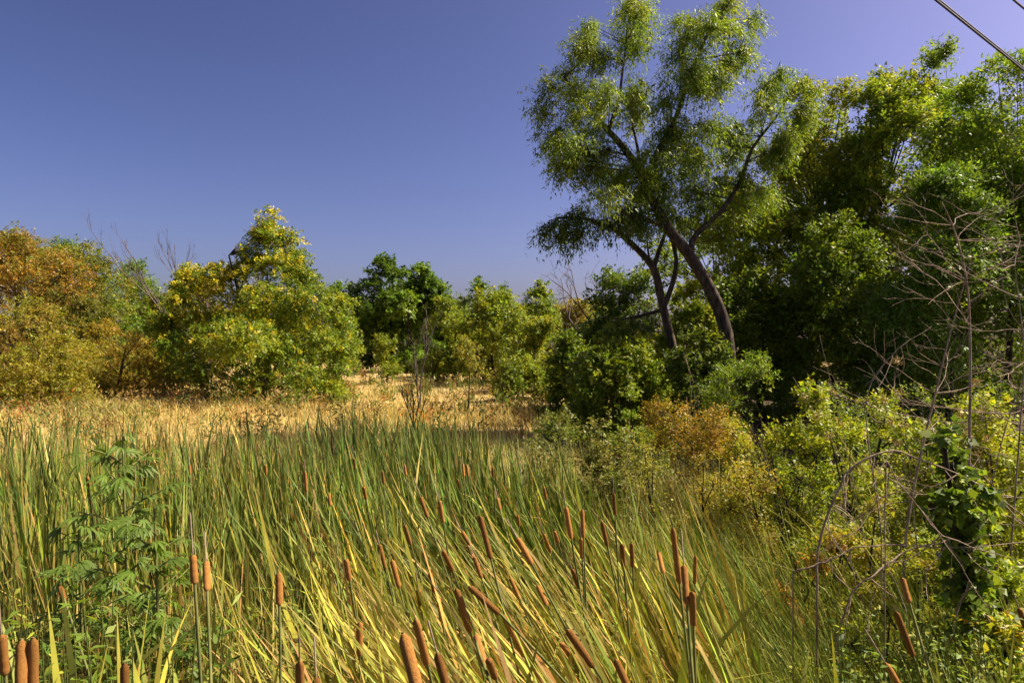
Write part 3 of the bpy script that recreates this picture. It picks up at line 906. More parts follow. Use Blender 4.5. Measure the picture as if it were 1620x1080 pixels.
shrub('bright green leafy tangle at the picture edge below the dead shrub', 1585, 3.9, 770, 150, [((.15, .19, .02), 3), ((.20, .21, .02), 2), ((.09, .12, .016), 2)], 12000, 217, leaf=(.045, .032), n=24, spray=.22)
shrub('small pale shrub between the vine mounds and the fine grass', 1030, 7.8, 680, 130, [((.16, .15, .035), 3), ((.12, .13, .025), 2)], 6000, 218, leaf=(.045, .022))

for q, (px, d, yt, w, nl, lab) in enumerate([
        (1250, 7.6, 660, 130, 8000, 'yellow shrub tucked behind the orange-brown feathery shrub'), (1400, 7.6, 585, 150, 9000, 'lime shrub at the foot of the dark wood'),
        (1520, 7.4, 575, 150, 9000, 'lime shrub behind the paired dead stems'), (1640, 7.6, 575, 150, 7000, 'sunny shrub leaving the picture at its edge'),
        (1310, 5.8, 680, 130, 8000, 'lime shrub rising behind the high arching cane'), (1480, 4.9, 680, 150, 9000, 'lime leafy shrub between the two dead stems'),
        (1560, 4.6, 660, 150, 9000, 'yellow-green shrub behind the vine-wrapped stump'), (1310, 10.5, 575, 150, 8000, 'olive shrub in the shade line of the wood'),
        (1395, 3.2, 865, 190, 7000, 'low lime leafy tangle around the dark slanting cattail heads'), (1590, 3.0, 880, 170, 7000, 'low lime leafy tangle at the foot of the vine-wrapped stump'),
        (1300, 3.4, 900, 150, 6000, 'low olive tangle at the root of the high arching cane'),
        (1440, 10.0, 570, 170, 8000, 'olive shrub in the shade behind the sunny thicket'), (1600, 9.5, 560, 190, 8000, 'olive shrub in the shade near the picture edge')]):
    shrub(lab, px, d, yt, w, SY if q < 7 or 8 <= q < 11 else SG, nl, 240 + q, leaf=(.05, .028) if d > 4 else (.03, .017), n=18, spray=.28 if d > 4 else .16, **({} if d > 4 else dict(tr=.012)))

# vine-clad stump: upright dark column of heart-shaped leaves
r = r_(230)
base = gpos(1532, 3.3)
col = px_lobes([(1520, 790, 34, 34, 0), (1512, 740, 24, 26, .05), (1535, 840, 34, 34, 0), (1525, 890, 36, 36, 0), (1535, 940, 38, 36, 0), (1550, 1000, 48, 40, 0), (1490, 700, 14, 18, 0), (1550, 1060, 60, 40, -.2)], 3.3, r, 3, .6)
tree('vine_stump', 'dead stump wrapped in broad dark green vine leaves', base, col, [((.07, .11, .018), 3), ((.11, .15, .02), 3), ((.045, .07, .014), 2)], 5200, r, leaf=(.036, .03), per=8, spray=.14, tr=.022, cat='plant', twigs=3)

# ------------------------------------------------------------------ meadow grass
def field_grass():
    r = r_(301)
    bag = Bag()

    def put(n, y0, y1, w, hmin, hmax, K):
        y = y0 + (y1 - y0) * r.random(n) ** .8
        px = r.uniform(-60, 1000, n)
        x = (px - CX) / F * y
        keep = (x < 1.2 + .06 * y)
        x, y = x[keep], y[keep]
        n = len(x)
        patch = np.sin(x * .8 + 2) * np.sin(y * .55) + .6 * np.sin(x * .27 - y * .31) + r.normal(0, .4, n)
        far = sstep(20, 40, y)
        rightness = sstep(-6, 0, x)
        pal_s = pick([((.50, .39, .125), 4), ((.41, .315, .09), 3), ((.60, .48, .18), 2)], n, r, .2)
        pal_g = pick([((.27, .26, .06), 3), ((.20, .22, .045), 2)], n, r, .2)
        g = (patch > .75 - .75 * far * rightness - .35 * rightness)[:, None]
        c = np.where(g, pal_g, pal_s)
        b = np.stack([x, y, ground_z(x, y) - .03], -1)
        h = r.uniform(hmin, hmax, n) * np.clip(.75 + .22 * np.sin(x * 1.3 + y * .6) * np.sin(y * .9 - x * .4) + .18 * np.sin(x * 3.7) * np.sin(y * 2.9) + .25 * (patch > 1.2), .3, 1.4)
        c = c * (1 + .16 * np.sin(x * .9 + 1.7 * np.sin(y * .4)) * np.sin(y * .8))[:, None]
        lv = r.normal(0, .45, (n, 2)) + [-.10, 0]
        v, q, cc = blades(b, h, lv, np.full(n, w) * r.uniform(.6, 1.4, n), c * .9, c, K, .6, .6, r.uniform(0, .25, n), r)
        bag.add(v, q, cc)

    put(25000, 12.6, 24, .015, .25, .75, 2)
    put(19000, 20, 40, .026, .22, .6, 2)
    put(14000, 36, 85, .055, .25, .6, 1)
    o = bag.obj('meadow_grass', BLADE)
    tag(o, 'dry golden grass covering the open meadow', 'grass', kind='stuff')


field_grass()


def meadow_weeds():
    r = r_(305)
    n = 420
    y = 13.5 + 32 * r.random(n) ** 1.3
    px = r.uniform(-40, 900, n)
    x = (px - CX) / F * y
    keep = x < .06 * y
    x, y = x[keep], y[keep]
    n, per = len(x), 46
    pal = [((.16, .18, .035), 3), ((.22, .13, .04), 2), ((.10, .14, .028), 2), ((.30, .24, .08), 2), ((.36, .16, .05), .5)]
    c = np.repeat(pick(pal, n, r, .2), per, axis=0) * r.lognormal(0, .2, (n * per, 1))
    hh = r.uniform(.35, .95, n)
    t = r.uniform(.1, 1, (n, per))
    w = hh[:, None] * .38
    p = np.stack([x[:, None] + r.normal(0, 1, (n, per)) * w * t, y[:, None] + r.normal(0, 1, (n, per)) * w * t, ground_z(x, y)[:, None] + hh[:, None] * t], -1)
    ax = r.normal(0, .6, (n, per, 3)) + [0, 0, .5]
    k = np.repeat(.6 + y / 22, per)
    v, q, cc = leaves(p.reshape(-1, 3), ax.reshape(-1, 3), r.normal(0, 1, (n * per, 3)), .10 * k, .025 * k, c)
    bag = Bag()
    bag.add(v, q, cc)
    o = bag.obj('meadow_weeds', LEAF)
    tag(o, 'scattered green and rusty weeds in the dry meadow grass', 'weeds', kind='stuff')


meadow_weeds()

# ------------------------------------------------------------------ marsh blades
def lean_at(x, y):
    px = CX + F * x / np.maximum(y, .5)
    c = np.exp(-((px - 800) / 300) ** 2) * (.15 + .85 * sstep(8, 3.2, y))
    rgt = sstep(1000, 1200, px)
    return -.03 - .46 * c - .30 * rgt


def marsh_edge(px):
    return np.interp(px, [-60, 450, 700, 780, 860, 1000, 1130, 1300, 1700], [13.4, 14.2, 13.2, 9.6, 6.8, 5.0, 3.8, 2.6, 2.2])


def marsh():
    r = r_(311)
    bag = Bag()

    def put(n, y0, y1, p0, p1, w, K, pal, tip, hsc=1.0, dens=None, hj=.2, pw=1.0, droopy=.16, lscale=1.0, tipmix=.5, edge=True):
        y = y0 + (y1 - y0) * r.random(n) ** pw
        px = r.uniform(p0, p1, n)
        x = (px - CX) / F * y
        if dens is not None:
            k = r.random(n) < dens(px, y)
            x, y, px = x[k], y[k], px[k]
        if edge:
            k = r.random(len(x)) < sstep(.5, -.6, y - marsh_edge(px) - .5 * np.sin(px * .03))
            x, y, px = x[k], y[k], px[k]
        k = r.random(len(x)) < .45 + .75 * sstep(-.7, .7, np.sin(x * 2.9 + 1.1 * np.sin(y * 1.7)) * np.sin(y * 2.3 + .8 * np.sin(x * 2.1)) + .5 * np.sin(x * 7.1 + y * 5.3))
        x, y, px = x[k], y[k], px[k]
        n = len(x)
        gz = ground_z(x, y)
        top = np.where(y < 2.7, CAMZ - .345 * y, 2.27 + .06 * sstep(2.7, 5, y) - .022 * np.maximum(y - 4, 0))
        cl = np.sin(x * 2.9 + 1.1 * np.sin(y * 1.7)) * np.sin(y * 2.3 + .8 * np.sin(x * 2.1)) + .6 * np.sin(x * 6.1 + y * 4.7)
        h = np.clip((top - gz) * hsc * (1 + .07 * cl - np.abs(r.normal(0, hj, n))), .25, 2.6)
        ln = lean_at(x, y) * lscale
        lv = np.stack([ln + r.normal(0, .11, n), r.normal(0, .12, n)], -1)
        x0 = x - ln * h * .75
        b = np.stack([x0, y, ground_z(x0, y) - .03], -1)
        h = np.clip(h / np.sqrt(np.clip(1 - ln ** 2 * .8, .4, 1)), .25, 2.8)
        c = pick(pal, n, r, .45) * .88 * (1 + .2 * cl)[:, None]
        c1 = c * (1 - tipmix) + pick(tip, n, r, .2) * tipmix
        dr = np.where(r.random(n) < droopy, r.uniform(.15, .6, n), r.uniform(0, .06, n))
        bag.add(*blades(b, h, lv, w * r.uniform(.65, 1.35, n), c, c1, K, .5, .45, dr, r))

    green = [((.085, .13, .018), 4), ((.045, .08, .014), 4), ((.22, .235, .03), 1.8), ((.32, .22, .07), 1.1)]
    yel = [((.20, .225, .024), 3.5), ((.085, .135, .018), 4.5), ((.42, .37, .045), 1.6), ((.36, .21, .065), 1.8)]
    dark = [((.045, .08, .018), 4.5), ((.08, .125, .024), 3), ((.19, .22, .045), 1.5), ((.34, .24, .08), .5)]
    tan = [((.48, .36, .09), 3), ((.38, .34, .05), 3), ((.50, .31, .10), 2)]
    lime = [((.32, .34, .045), 3), ((.2, .26, .04), 2)]
    # far green band
    put(7500, 7.5, 14.6, -40, 1010, .030, 4, dark, lime, 1.0, lambda p, y: np.where(p < 560, (.25 + .3 * sstep(300, 560, p)) * sstep(14.0, 10.0, y) + .08 + .5 * sstep(440, 560, p), 1) * np.where(p > 850, sstep(12.0, 10.5, y + (p - 850) * .012), 1) , pw=.9, tipmix=.2)
    # middle
    put(6200, 4.2, 8.0, -40, 1120, .026, 5, green, lime, 1.0, lambda p, y: np.where(p > 950, .6, 1), tipmix=.25)
    # near centre, leaning, yellower
    put(3300, 2.0, 4.6, 440, 1130, .021, 6, yel, tan, 1.0, lambda p, y: sstep(420, 540, p) * (1 - .4 * sstep(1000, 1130, p)), tipmix=.35)
    put(650, 1.25, 2.2, 500, 1080, .017, 6, yel, tan, .95, tipmix=.5)
    # near, left: more open and upright
    put(1500, 2.6, 5.0, -40, 470, .019, 6, green, tan, .93, hj=.25, lscale=.5)
    # tall straw grass creeping into the reeds
    put(7000, 8.0, 13.5, -60, 640, .010, 4, [((.36, .26, .085), 3), ((.30, .24, .07), 2), ((.24, .22, .05), 1)], tan, .78, lambda p, y: sstep(620, 380, p), hj=.2)
    # dry stems between
    put(3600, 2.2, 10.5, -40, 1120, .008, 4, [((.33, .2, .075), 3), ((.24, .13, .045), 2), ((.4, .27, .1), 2)], tan, .88, hj=.2)
    o = bag.obj('cattail_leaves', BLADE)
    tag(o, 'dense green and yellow cattail blades filling the marsh', 'reeds', kind='stuff')

    # fine leaning grass below the shrubs
    bag = Bag()
    fine = [((.13, .175, .028), 4), ((.065, .105, .02), 4), ((.28, .25, .06), 1.5), ((.28, .17, .05), .6)]
    put(7000, 2.0, 7.5, 1000, 1330, .009, 5, fine, lime, .80, lambda p, y: sstep(980, 1080, p) * sstep(7.6, 6.2, y + (p - 1100) * .006), hj=.2, tipmix=.4, droopy=.3, edge=False)
    put(6500, 1.6, 4.2, 1270, 1680, .008, 5, fine, lime, .84, hj=.3, tipmix=.4, droopy=.35, lscale=.7, edge=False)
    put(8500, 4.6, 14.5, 690, 1160, .010, 4, [((.20, .24, .09), 3), ((.26, .26, .11), 2), ((.14, .19, .05), 2)], tan, .66, lambda p, y: sstep(-.8, .6, y - marsh_edge(p)) * sstep(690, 760, p), hj=.28, droopy=.45, edge=False)
    o = bag.obj('sedge_grass', BLADE)
    tag(o, 'fine leaning sedge grass below the shrubs', 'grass', kind='stuff')

    # pale grasses and herbs in the open corner
    bag = Bag()
    pale = [((.24, .25, .11), 3), ((.30, .27, .13), 2), ((.16, .19, .06), 2)]
    put(1800, 1.7, 4.2, -40, 470, .006, 6, pale, [((.38, .33, .18), 1)], .78, hj=.3, droopy=.6, lscale=.4)
    put(500, 3.6, 5.4, 330, 520, .008, 6, pale, [((.38, .36, .22), 1)], .85, hj=.2, droopy=.8)
    o = bag.obj('pale_grass', BLADE)
    tag(o, 'pale dry drooping grass in the open corner of the marsh', 'grass', kind='stuff')

    # leafy herbs
    n = 1600
    px = np.concatenate([r.uniform(320, 520, 520), r.uniform(-30, 330, 380), r.uniform(1330, 1660, 700)])
    y = np.concatenate([r.uniform(3.0, 5.0, 520), r.uniform(2.0, 4.6, 380), r.uniform(2.0, 4.6, 700)])
    x = (px - CX) / F * y
    gz = ground_z(x, y)
    hh = np.clip(CAMZ - np.where(px > 1000, .42, .38) * y - gz, .3, 1.5) * r.uniform(.55, 1.05, n)
    per = 24
    t = r.uniform(.2, 1, (n, per))
    sl = r.normal(0, .12, (n, 1, 2))
    p = np.stack([x[:, None] + sl[..., 0] * t, y[:, None] + sl[..., 1] * t, gz[:, None] + hh[:, None] * t], -1)
    a = r.uniform(0, 2 * np.pi, (n, per))
    ax = np.stack([np.cos(a), np.sin(a), r.uniform(-.2, .7, (n, per))], -1)
    nr = unit(np.array([0, 0, 1.]) + r.normal(0, .35, (n, per, 3)))
    c = np.repeat(pick([((.17, .24, .03), 3), ((.25, .29, .035), 2), ((.10, .16, .024), 2)], n, r, .2), per, axis=0)
    v, q, cc = leaves(p.reshape(-1, 3), ax.reshape(-1, 3), nr.reshape(-1, 3), r.uniform(.03, .085, n * per) * np.repeat(np.where(px > 1000, .5, 1), per), r.uniform(.008, .022, n * per) * np.repeat(np.where(px > 1000, .75, 1), per), c)
    bag = Bag()
    bag.add(v, q, cc)
    st = np.stack([np.stack([x, y, gz - .03], -1), np.stack([x + sl[:, 0, 0], y + sl[:, 0, 1], gz + hh], -1)], 1)
    v, q = tubes(st, np.full((n, 2), .0035) * [1, .5], 4)
    bag.add(v, q, np.array([.12, .15, .03]))
    o = bag.obj('leafy_weeds', LEAF)
    tag(o, 'low leafy green weeds in the gap between the cattails', 'weeds', kind='stuff')


marsh()

# ------------------------------------------------------------------ cattail plants with seed heads
def lathe(prof, sides=14):
    prof = np.asarray(prof, float)
    a = np.linspace(0, 2 * np.pi, sides, endpoint=False)
    v = np.stack([prof[:, :1] * np.cos(a), prof[:, :1] * np.sin(a), np.repeat(prof[:, 1:], sides, 1)], -1)
    i = np.arange(v.shape[0] * sides).reshape(-1, sides)
    nx = np.roll(i, -1, 1)
    q = np.stack([i[:-1], nx[:-1], nx[1:], i[1:]], -1).reshape(-1, 4)
    return v.reshape(-1, 3), q


heads = []
for k in range(4):
    r = r_(400 + k)
    z = np.linspace(0, 1, 16)
    rad = .5 * (1 - np.clip((.08 - z) / .08, 0, 1) ** 2 * .75) * (1 - np.clip((z - .93) / .07, 0, 1) ** 2 * .85)
    rad = rad * (1 + r.normal(0, .04, 16)) * (.97 + .06 * np.sin(z * (2 + k)))
    prof = np.vstack([[.0005, 0], np.stack([rad, z], -1), [.0005, 1.003]])
    heads.append(mesh_np('seed_head', *lathe(prof), None, HEAD, True))

spike_mesh = heads[0].copy()
spike_mesh.materials.clear()
spike_mesh.materials.append(TWIG_DRY)

# leaf blades shared by many plants: unit height, root at the origin
leaf_meshes = []
LEAFPAL = [((.30, .32, .03), 3), ((.15, .215, .026), 3), ((.46, .40, .05), 2), ((.44, .28, .09), .8)]
for k in range(14):
    r = r_(420 + k)
    c0 = pick(LEAFPAL, 1, r, .1)
    c1 = c0 * .5 + np.array([[.34, .27, .06]]) * .5
    v, q, c = blades(np.zeros((1, 3)), [1.], np.array([[r.uniform(.05, .30), 0]]), [.0175 * r.uniform(.75, 1.25)], c0, c1, 9, .6, .6, [r.choice([0, 0, .05, .3, .6])], r)
    leaf_meshes.append(mesh_np('leaf', v, q, c, BLADE, True))

# (top px, top py, bottom px, bottom py, head width px)
HEADS = [(2, 1003, 8, 1068, 14, 'cattail head cut by the picture edge beside a thick upright pair'), (34, 1009, 33, 1085, 16, 'thick brown cattail head, first of an upright touching pair'),
         (52, 1007, 52, 1085, 16, 'thick brown cattail head with a tan spike above, second of a touching pair'), (305, 877, 308, 923, 11.5, 'short upright cattail head, higher of two in the open weedy corner'),
         (326, 887, 328, 936, 11, 'short upright cattail head, lower of two in the open weedy corner'), (95, 928, 102, 948, 8, 'stubby tilted cattail head beside the ragweed plant'),
         (197, 1047, 198, 1095, 14, 'cattail head low among pale drooping grass'), (441, 905, 442, 957, 11.5, 'lone upright ringed cattail head in front of leafy weeds'),
         (474, 1045, 475, 1095, 13, 'cattail head low beside the leafy weeds'), (500, 1068, 502, 1110, 13, 'cattail tip just showing at the bottom edge'),
         (637, 999, 662, 1095, 21, 'thickest tan cattail head, nearest at the bottom edge'), (657, 979, 676, 1051, 12.5, 'slim cattail head just behind the thickest one'),
         (691, 1031, 709, 1095, 14, 'leaning cattail head next to the thickest one at the bottom edge'), (569, 983, 569, 1037, 10.5, 'upright cattail head among broad blades'),
         (721, 930, 744, 1000, 11, 'long leaning cattail head above a shorter one in line'), (753, 1003, 767, 1053, 12, 'short fat cattail head below a long leaning one'),
         (773, 1043, 784, 1072, 12, 'stubby cattail head lowest in a slanting line of three'), (742, 927, 791, 971, 10, 'strongly tilted cattail head lying across the blades'),
         (796, 971, 830, 1039, 9.5, 'cattail head continuing below the strongly tilted one'), (701, 871, 716, 903, 8, 'small leaning cattail head in the yellow blades'),
         (759, 815, 777, 885, 9, 'long slim cattail head standing out in the middle of the marsh'), (818, 850, 842, 893, 9, 'fat leaning cattail head on the green slope of blades'),
         (807, 913, 822, 947, 7, 'slim cattail spike under the fat leaning head on the green slope'), (693, 944, 700, 984, 8, 'short cattail spike tucked against the long leaning head'), (662, 933, 667, 964, 9, 'stub of a cattail spike right above the slim head behind the thickest one'), (731, 840, 744, 862, 6, 'tiny cattail spike tucked beside the long slim mid-marsh head'), (547, 884, 553, 918, 9, 'pale cattail spike at the yellow rim of the leaning blades'),
         (860, 844, 871, 873, 6, 'small leaning cattail spike just past the fat leaning head'), (665, 785, 677, 819, 6, 'small leaning cattail spike, upper of a staggered pair in mid-marsh'), (695, 791, 701, 827, 7, 'small upright cattail spike, lower of a staggered pair in mid-marsh'), (895, 801, 904, 853, 8, 'cattail head, first of a pair among fine green blades'),
         (921, 805, 923, 851, 7, 'upright cattail head, second of a pair among fine green blades'), (919, 851, 921, 884, 7, 'cattail spike directly below the upright head of a pair'), (732, 732, 734, 754, 4, 'tiny far cattail spike, first of a close twin'), (738, 734, 741, 754, 4, 'tiny far cattail spike, second of a close twin'),
         (724, 758, 727, 774, 4, 'tiny far cattail spike just under the close twin'), (787, 787, 792, 807, 5, 'small far cattail spike between the close twin and the fine grass'), (483, 746, 485, 778, 5, 'lone far cattail spike among upright green blades before the dry field'), (819, 815, 821, 832, 5, 'tiny cattail spike above the fat leaning head'), (779, 738, 780, 754, 4, 'tiny solitary cattail spike a little beyond the close twin'),
         (897, 995, 940, 1056, 12, 'leaning tan cattail head in the lower green blades'), (885, 1015, 930, 1062, 9, 'slim cattail head parallel below a fatter leaning one'),
         (952, 824, 961, 864, 7, 'cattail head leaning between two upright clusters'), (971, 780, 973, 815, 6, 'small cattail head highest of its cluster near the fine grass'),
         (984, 860, 987, 897, 8, 'dark oval cattail head of a side by side pair'), (999, 858, 1001, 898, 7, 'dark slim cattail head of a side by side pair'),
         (1042, 873, 1050, 907, 7, 'small leaning cattail head beside the tallest dark one'), (1064, 833, 1075, 924, 9.5, 'tallest dark brown cattail head, top of a column of three'),
         (1082, 893, 1087, 957, 11, 'middle cattail head in the dark column of three'), (1095, 935, 1097, 990, 10.5, 'lowest cattail head in the dark column of three'),
         (1100, 878, 1099, 924, 6, 'shaded thin cattail head behind the dark column of three'), (877, 840, 883, 858, 6, 'short leaning cattail spike just before the pair in fine green blades'),
         (1427, 913, 1439, 954, 9, 'upper dark cattail head in the vine tangle'), (1417, 966, 1445, 1039, 9.5, 'long dark cattail head slanting through the vine tangle'),
         (1400, 1047, 1426, 1090, 11, 'dark cattail head at the bottom edge under the vine tangle'), (1612, 962, 1624, 995, 9, 'cattail head cut by the picture edge beside the vine stump'),
         (973, 1041, 995, 1090, 12, 'tan cattail head leaning at the bottom edge among green blades'), (1065, 1027, 1100, 1085, 8, 'slim slanting cattail head at the bottom edge'),
         (1041, 1037, 1060, 1070, 7, 'small slanting cattail head near the bottom edge'), (138, 755, 140, 768, 6, 'tiny cattail head behind the ragweed plant'),
         (620, 885, 632, 930, 8, 'brown cattail spike in yellow blades, lower of two slanting together'), (600, 860, 610, 900, 7, 'brown cattail spike in yellow blades, upper of two slanting together'), (680, 905, 690, 945, 8, 'slanting cattail spike under the small leaning head in the yellow blades'), (640, 830, 650, 862, 6, 'small cattail spike in the brightest yellow blades'), (575, 770, 579, 790, 5, 'tiny cattail spike at the upper rim of the yellow blades'),
         (520, 780, 523, 800, 5, 'tiny cattail spike where the green blades turn yellow'), (640, 735, 642, 752, 4, 'tiny far cattail spike, last of a loose row of three below the dark shrub'), (605, 745, 607, 765, 4.5, 'tiny far cattail spike, middle of a loose row of three below the dark shrub'), (560, 725, 562, 742, 4, 'tiny far cattail spike, first of a loose row of three below the dark shrub'), (300, 735, 301, 750, 4, 'tiny far cattail spike behind the upper leaves of the ragweed'),
         (420, 735, 421, 752, 4, 'tiny far cattail spike alone between the ragweed and a loose row'), (860, 770, 864, 790, 5, 'tiny cattail spike near the pale grass by the vine mounds'), (750, 880, 762, 915, 7, 'cattail spike half hidden below the long slim mid-marsh head'), (850, 925, 866, 958, 8, 'cattail spike low on the green slope of blades'), (905, 900, 916, 930, 7, 'cattail spike between the green slope and the dark side by side pair')]


def put_obj(name, me, parent, wloc, proot, quat=None, scale=None):
    o = bpy.data.objects.new(name, me)
    COL.objects.link(o)
    o.parent = parent
    o.location = tuple(np.asarray(wloc, float) - np.asarray(proot, float))
    if quat is not None:
        o.rotation_mode = 'QUATERNION'
        o.rotation_quaternion = quat
    if scale is not None:
        o.scale = scale
    return o


def cattail(k, row, rng):
    tx, ty, bx, by, w, label = row
    dia = .0192 * rng.uniform(.94, 1.06)
    d = dia * F / w
    tilt = rng.normal(0, .04)
    top, bot = P(tx, ty, d + tilt), P(bx, by, d)
    if by > 1080:                                   # runs out of the picture: give it a full head's length
        bot = top + unit(bot - top) * .17
    ax = unit(top - bot)
    L = np.linalg.norm(top - bot)
    # root: carry the lean down, bending to upright
    gz = 0
    drop = bot[2] - float(ground_z(bot[0], bot[1]))
    slope = np.clip(ax[:2] / max(ax[2], .25), -.9, .9) * .75
    rx, ry = bot[0] - slope[0] * drop, bot[1] - slope[1] * drop
    rootp = np.array([rx, ry, float(ground_z(rx, ry))])
    lab = label or f'small brown cattail spike among blades, {round(tx / 16.2)} percent across and {round(ty / 10.8)} percent down the picture'
    root = thing('cattail', lab, 'cattail', rootp, 'cattails in the marsh')
    mid = bot - ax * drop * .5
    mid = mid * .6 + (rootp + bot) * .5 * .4
    s = spline([rootp - [0, 0, .05], mid, bot - ax * .02, top], 12)
    b = Bag()
    b.add(*tubes(s[None], np.linspace(.0055, .0032, 12)[None], 6))
    b.obj('stalk', STALK, root, rootp, True)
    q = Vector(ax).to_track_quat('Z', 'Y')
    put_obj('seed_head', heads[k % 4], root, bot, rootp, q, (dia, dia, L))
    if label and rng.random() < .4:                # the thin dry male spike above
        L2 = rng.uniform(.05, .11)
        put_obj('spike', spike_mesh, root, top - ax * .002, rootp, q, (dia * .22, dia * .22, L2))
    nl = 5 if d < 3.2 else 3
    for j in range(nl):
        me = leaf_meshes[rng.integers(len(leaf_meshes))]
        hh = (top[2] - rootp[2]) * rng.uniform(.75, 1.05)
        lean_q = Vector((slope[0] * .9 + rng.normal(0, .05), slope[1] * .9 + rng.normal(0, .05), 1)).to_track_quat('Z', 'Y')
        sp = Vector((0, 0, 1)).rotation_difference(Vector((0, 0, 1)))
        from mathutils import Quaternion
        spin = Quaternion((0, 0, 1), rng.uniform(0, 6.283))
        put_obj('leaf', me, root, rootp + np.append(rng.normal(0, .012, 2), -.03), rootp, lean_q @ spin, (1, 1, 1) if False else (hh, hh, hh))


rng = r_(440)
for k, row in enumerate(HEADS):
    cattail(k, row, rng)

# leafy cattail shoots without heads, near the viewer
def shoot(px, d, ytop, label, rng, n=6, lean=0.):
    top = P(px, ytop, d)
    x0 = top[0] - lean * 1.2
    rootp = np.array([x0, d, float(ground_z(x0, d))])
    root = thing('cattail_shoot', label, 'cattail', rootp, 'leafy cattail shoots near the viewer')
    from mathutils import Quaternion
    for j in range(n):
        hh = (top[2] - rootp[2]) * rng.uniform(.72, 1.08)
        lq = Vector((lean + rng.normal(0, .07), rng.normal(0, .07), 1)).to_track_quat('Z', 'Y')
        put_obj('leaf', leaf_meshes[rng.integers(len(leaf_meshes))], root, rootp + np.append(rng.normal(0, .02, 2), -.03), rootp, lq @ Quaternion((0, 0, 1), rng.uniform(0, 6.283)), (hh * 1.15, hh * 1.15, hh))


SHOOTS = [(8, 1.45, 965, 'broad bright yellow blades bending in the very corner', .12), (95, 1.7, 985, 'stiff yellow-green blades just past the touching cattail pair', .05), (185, 2.2, 930, 'green blades rising through the weeds below the ragweed', -.05),
          (18, 1.6, 930, 'broad yellowish cattail blades behind the touching cattail pair', 0.), (75, 1.9, 950, 'upright green blades beside the touching cattail pair', .03),
          (110, 2.0, 975, 'short brown-tipped blades near the picture corner', -.04), (265, 2.0, 885, 'tall orange-tipped blade tuft in the open weedy corner', .02),
          (165, 1.9, 905, 'thin brown dry blade tuft before the ragweed', -.1), (290, 2.4, 960, 'blade tuft below the two short cattail heads', 0.),
          (375, 2.0, 965, 'sparse yellow blade tuft in front of the weeds', -.15), (330, 2.6, 930, 'green blade tuft supporting the two short heads', 0.),
          (460, 2.2, 880, 'yellow blades arching at the edge of the leaning cattails', -.2), (510, 1.9, 950, 'yellow-green blade tuft at the start of the leaning cattails', -.15),
          (20, 2.5, 870, 'thin upright blade tuft at the picture edge', 0.), (1130, 2.8, 850, 'upright dark green blades by the dark column of three heads', -.02),
          (1080, 2.4, 890, 'blade tuft around the dark column of three heads', -.1), (1340, 2.6, 975, 'single flat green blade tuft in the fine grass', 0.), (1240, 2.3, 1000, 'low green blade tuft in the fine grass', -.15),
          (220, 1.5, 1030, 'low yellowish blades at the bottom near the corner', -.2), (420, 1.6, 1030, 'low curled blades at the bottom before the weeds', -.2)]
for a in SHOOTS:
    shoot(a[0], a[1], a[2], a[3], rng, 6, a[4])
TUFTS = [(600, 1.7, 945, 'leaning yellow blade tuft beside the thickest cattail head'), (655, 2.2, 905, 'leaning blade tuft behind the thickest cattail head'),
         (560, 2.3, 900, 'bright yellow blade tuft around the upright head among broad blades'), (730, 1.6, 985, 'leaning blade tuft under the stubby lowest head'),
         (800, 2.3, 930, 'leaning blade tuft beneath the strongly tilted head'), (870, 1.7, 985, 'leaning green blade tuft before the tan head in the lower blades'),
         (935, 2.2, 930, 'leaning blade tuft above the tan head in the lower blades'), (985, 1.8, 985, 'leaning green blade tuft at the bottom edge head'),
         (1030, 2.4, 920, 'green blade tuft beside the dark side by side pair'), (500, 2.0, 860, 'long yellow blades crossing over the lone ringed head'),
         (690, 2.6, 870, 'yellow blade tuft around the small leaning head'), (770, 2.6, 860, 'green blade tuft behind the long leaning head')]
for px, d, yt, lab in TUFTS:
    shoot(px, d, yt, lab, rng, 6, float(lean_at((px - CX) / F * d, d)) * .9)

# ------------------------------------------------------------------ giant ragweed
def ragweed_leaf(seed):
    r = r_(seed)
    V, Q, C = [], [], []
    n = 0
    lobes = [(0, 1.0, .16), (.42, .86, .13), (-.42, .86, .13), (.85, .66, .11), (-.85, .66, .11), (1.35, .42, .09), (-1.35, .42, .09)]
    c0 = np.array([.11, .175, .024]) * r.lognormal(0, .22)
    for a, L, w in lobes:
        a += r.normal(0, .08)
        t = np.linspace(0, 1, 6)
        wid = w * np.sin(np.pi * np.clip(t * .93 + .05, 0, 1)) ** .8 * .5
        cx, cy = .18 + np.cos(a) * L * t * .82, np.sin(a) * L * t * .82
        z = -.35 * t ** 1.8 * L + .05 * t
        nx, ny = -math.sin(a), math.cos(a)
        v = np.stack([np.stack([cx - nx * wid, cy - ny * wid, z + wid * .35], -1), np.stack([cx, cy, z], -1), np.stack([cx + nx * wid, cy + ny * wid, z + wid * .35], -1)], 1).reshape(-1, 3)
        V.append(v)
        i = n + np.arange(5)[:, None] * 3 + np.array([0, 1])[None]
        Q.append(np.stack([i, i + 1, i + 4, i + 3], -1).reshape(-1, 4))
        n += len(v)
    v, q = tubes(np.array([[[0, 0, 0], [.1, 0, .01], [.2, 0, 0]]]), np.full((1, 3), .008), 4)
    V.append(v)
    Q.append(q + n)
    V = np.concatenate(V)
    return mesh_np('leaf', V, np.concatenate(Q), np.broadcast_to(c0, V.shape), LEAF)


rw = [ragweed_leaf(500 + k) for k in range(9)]


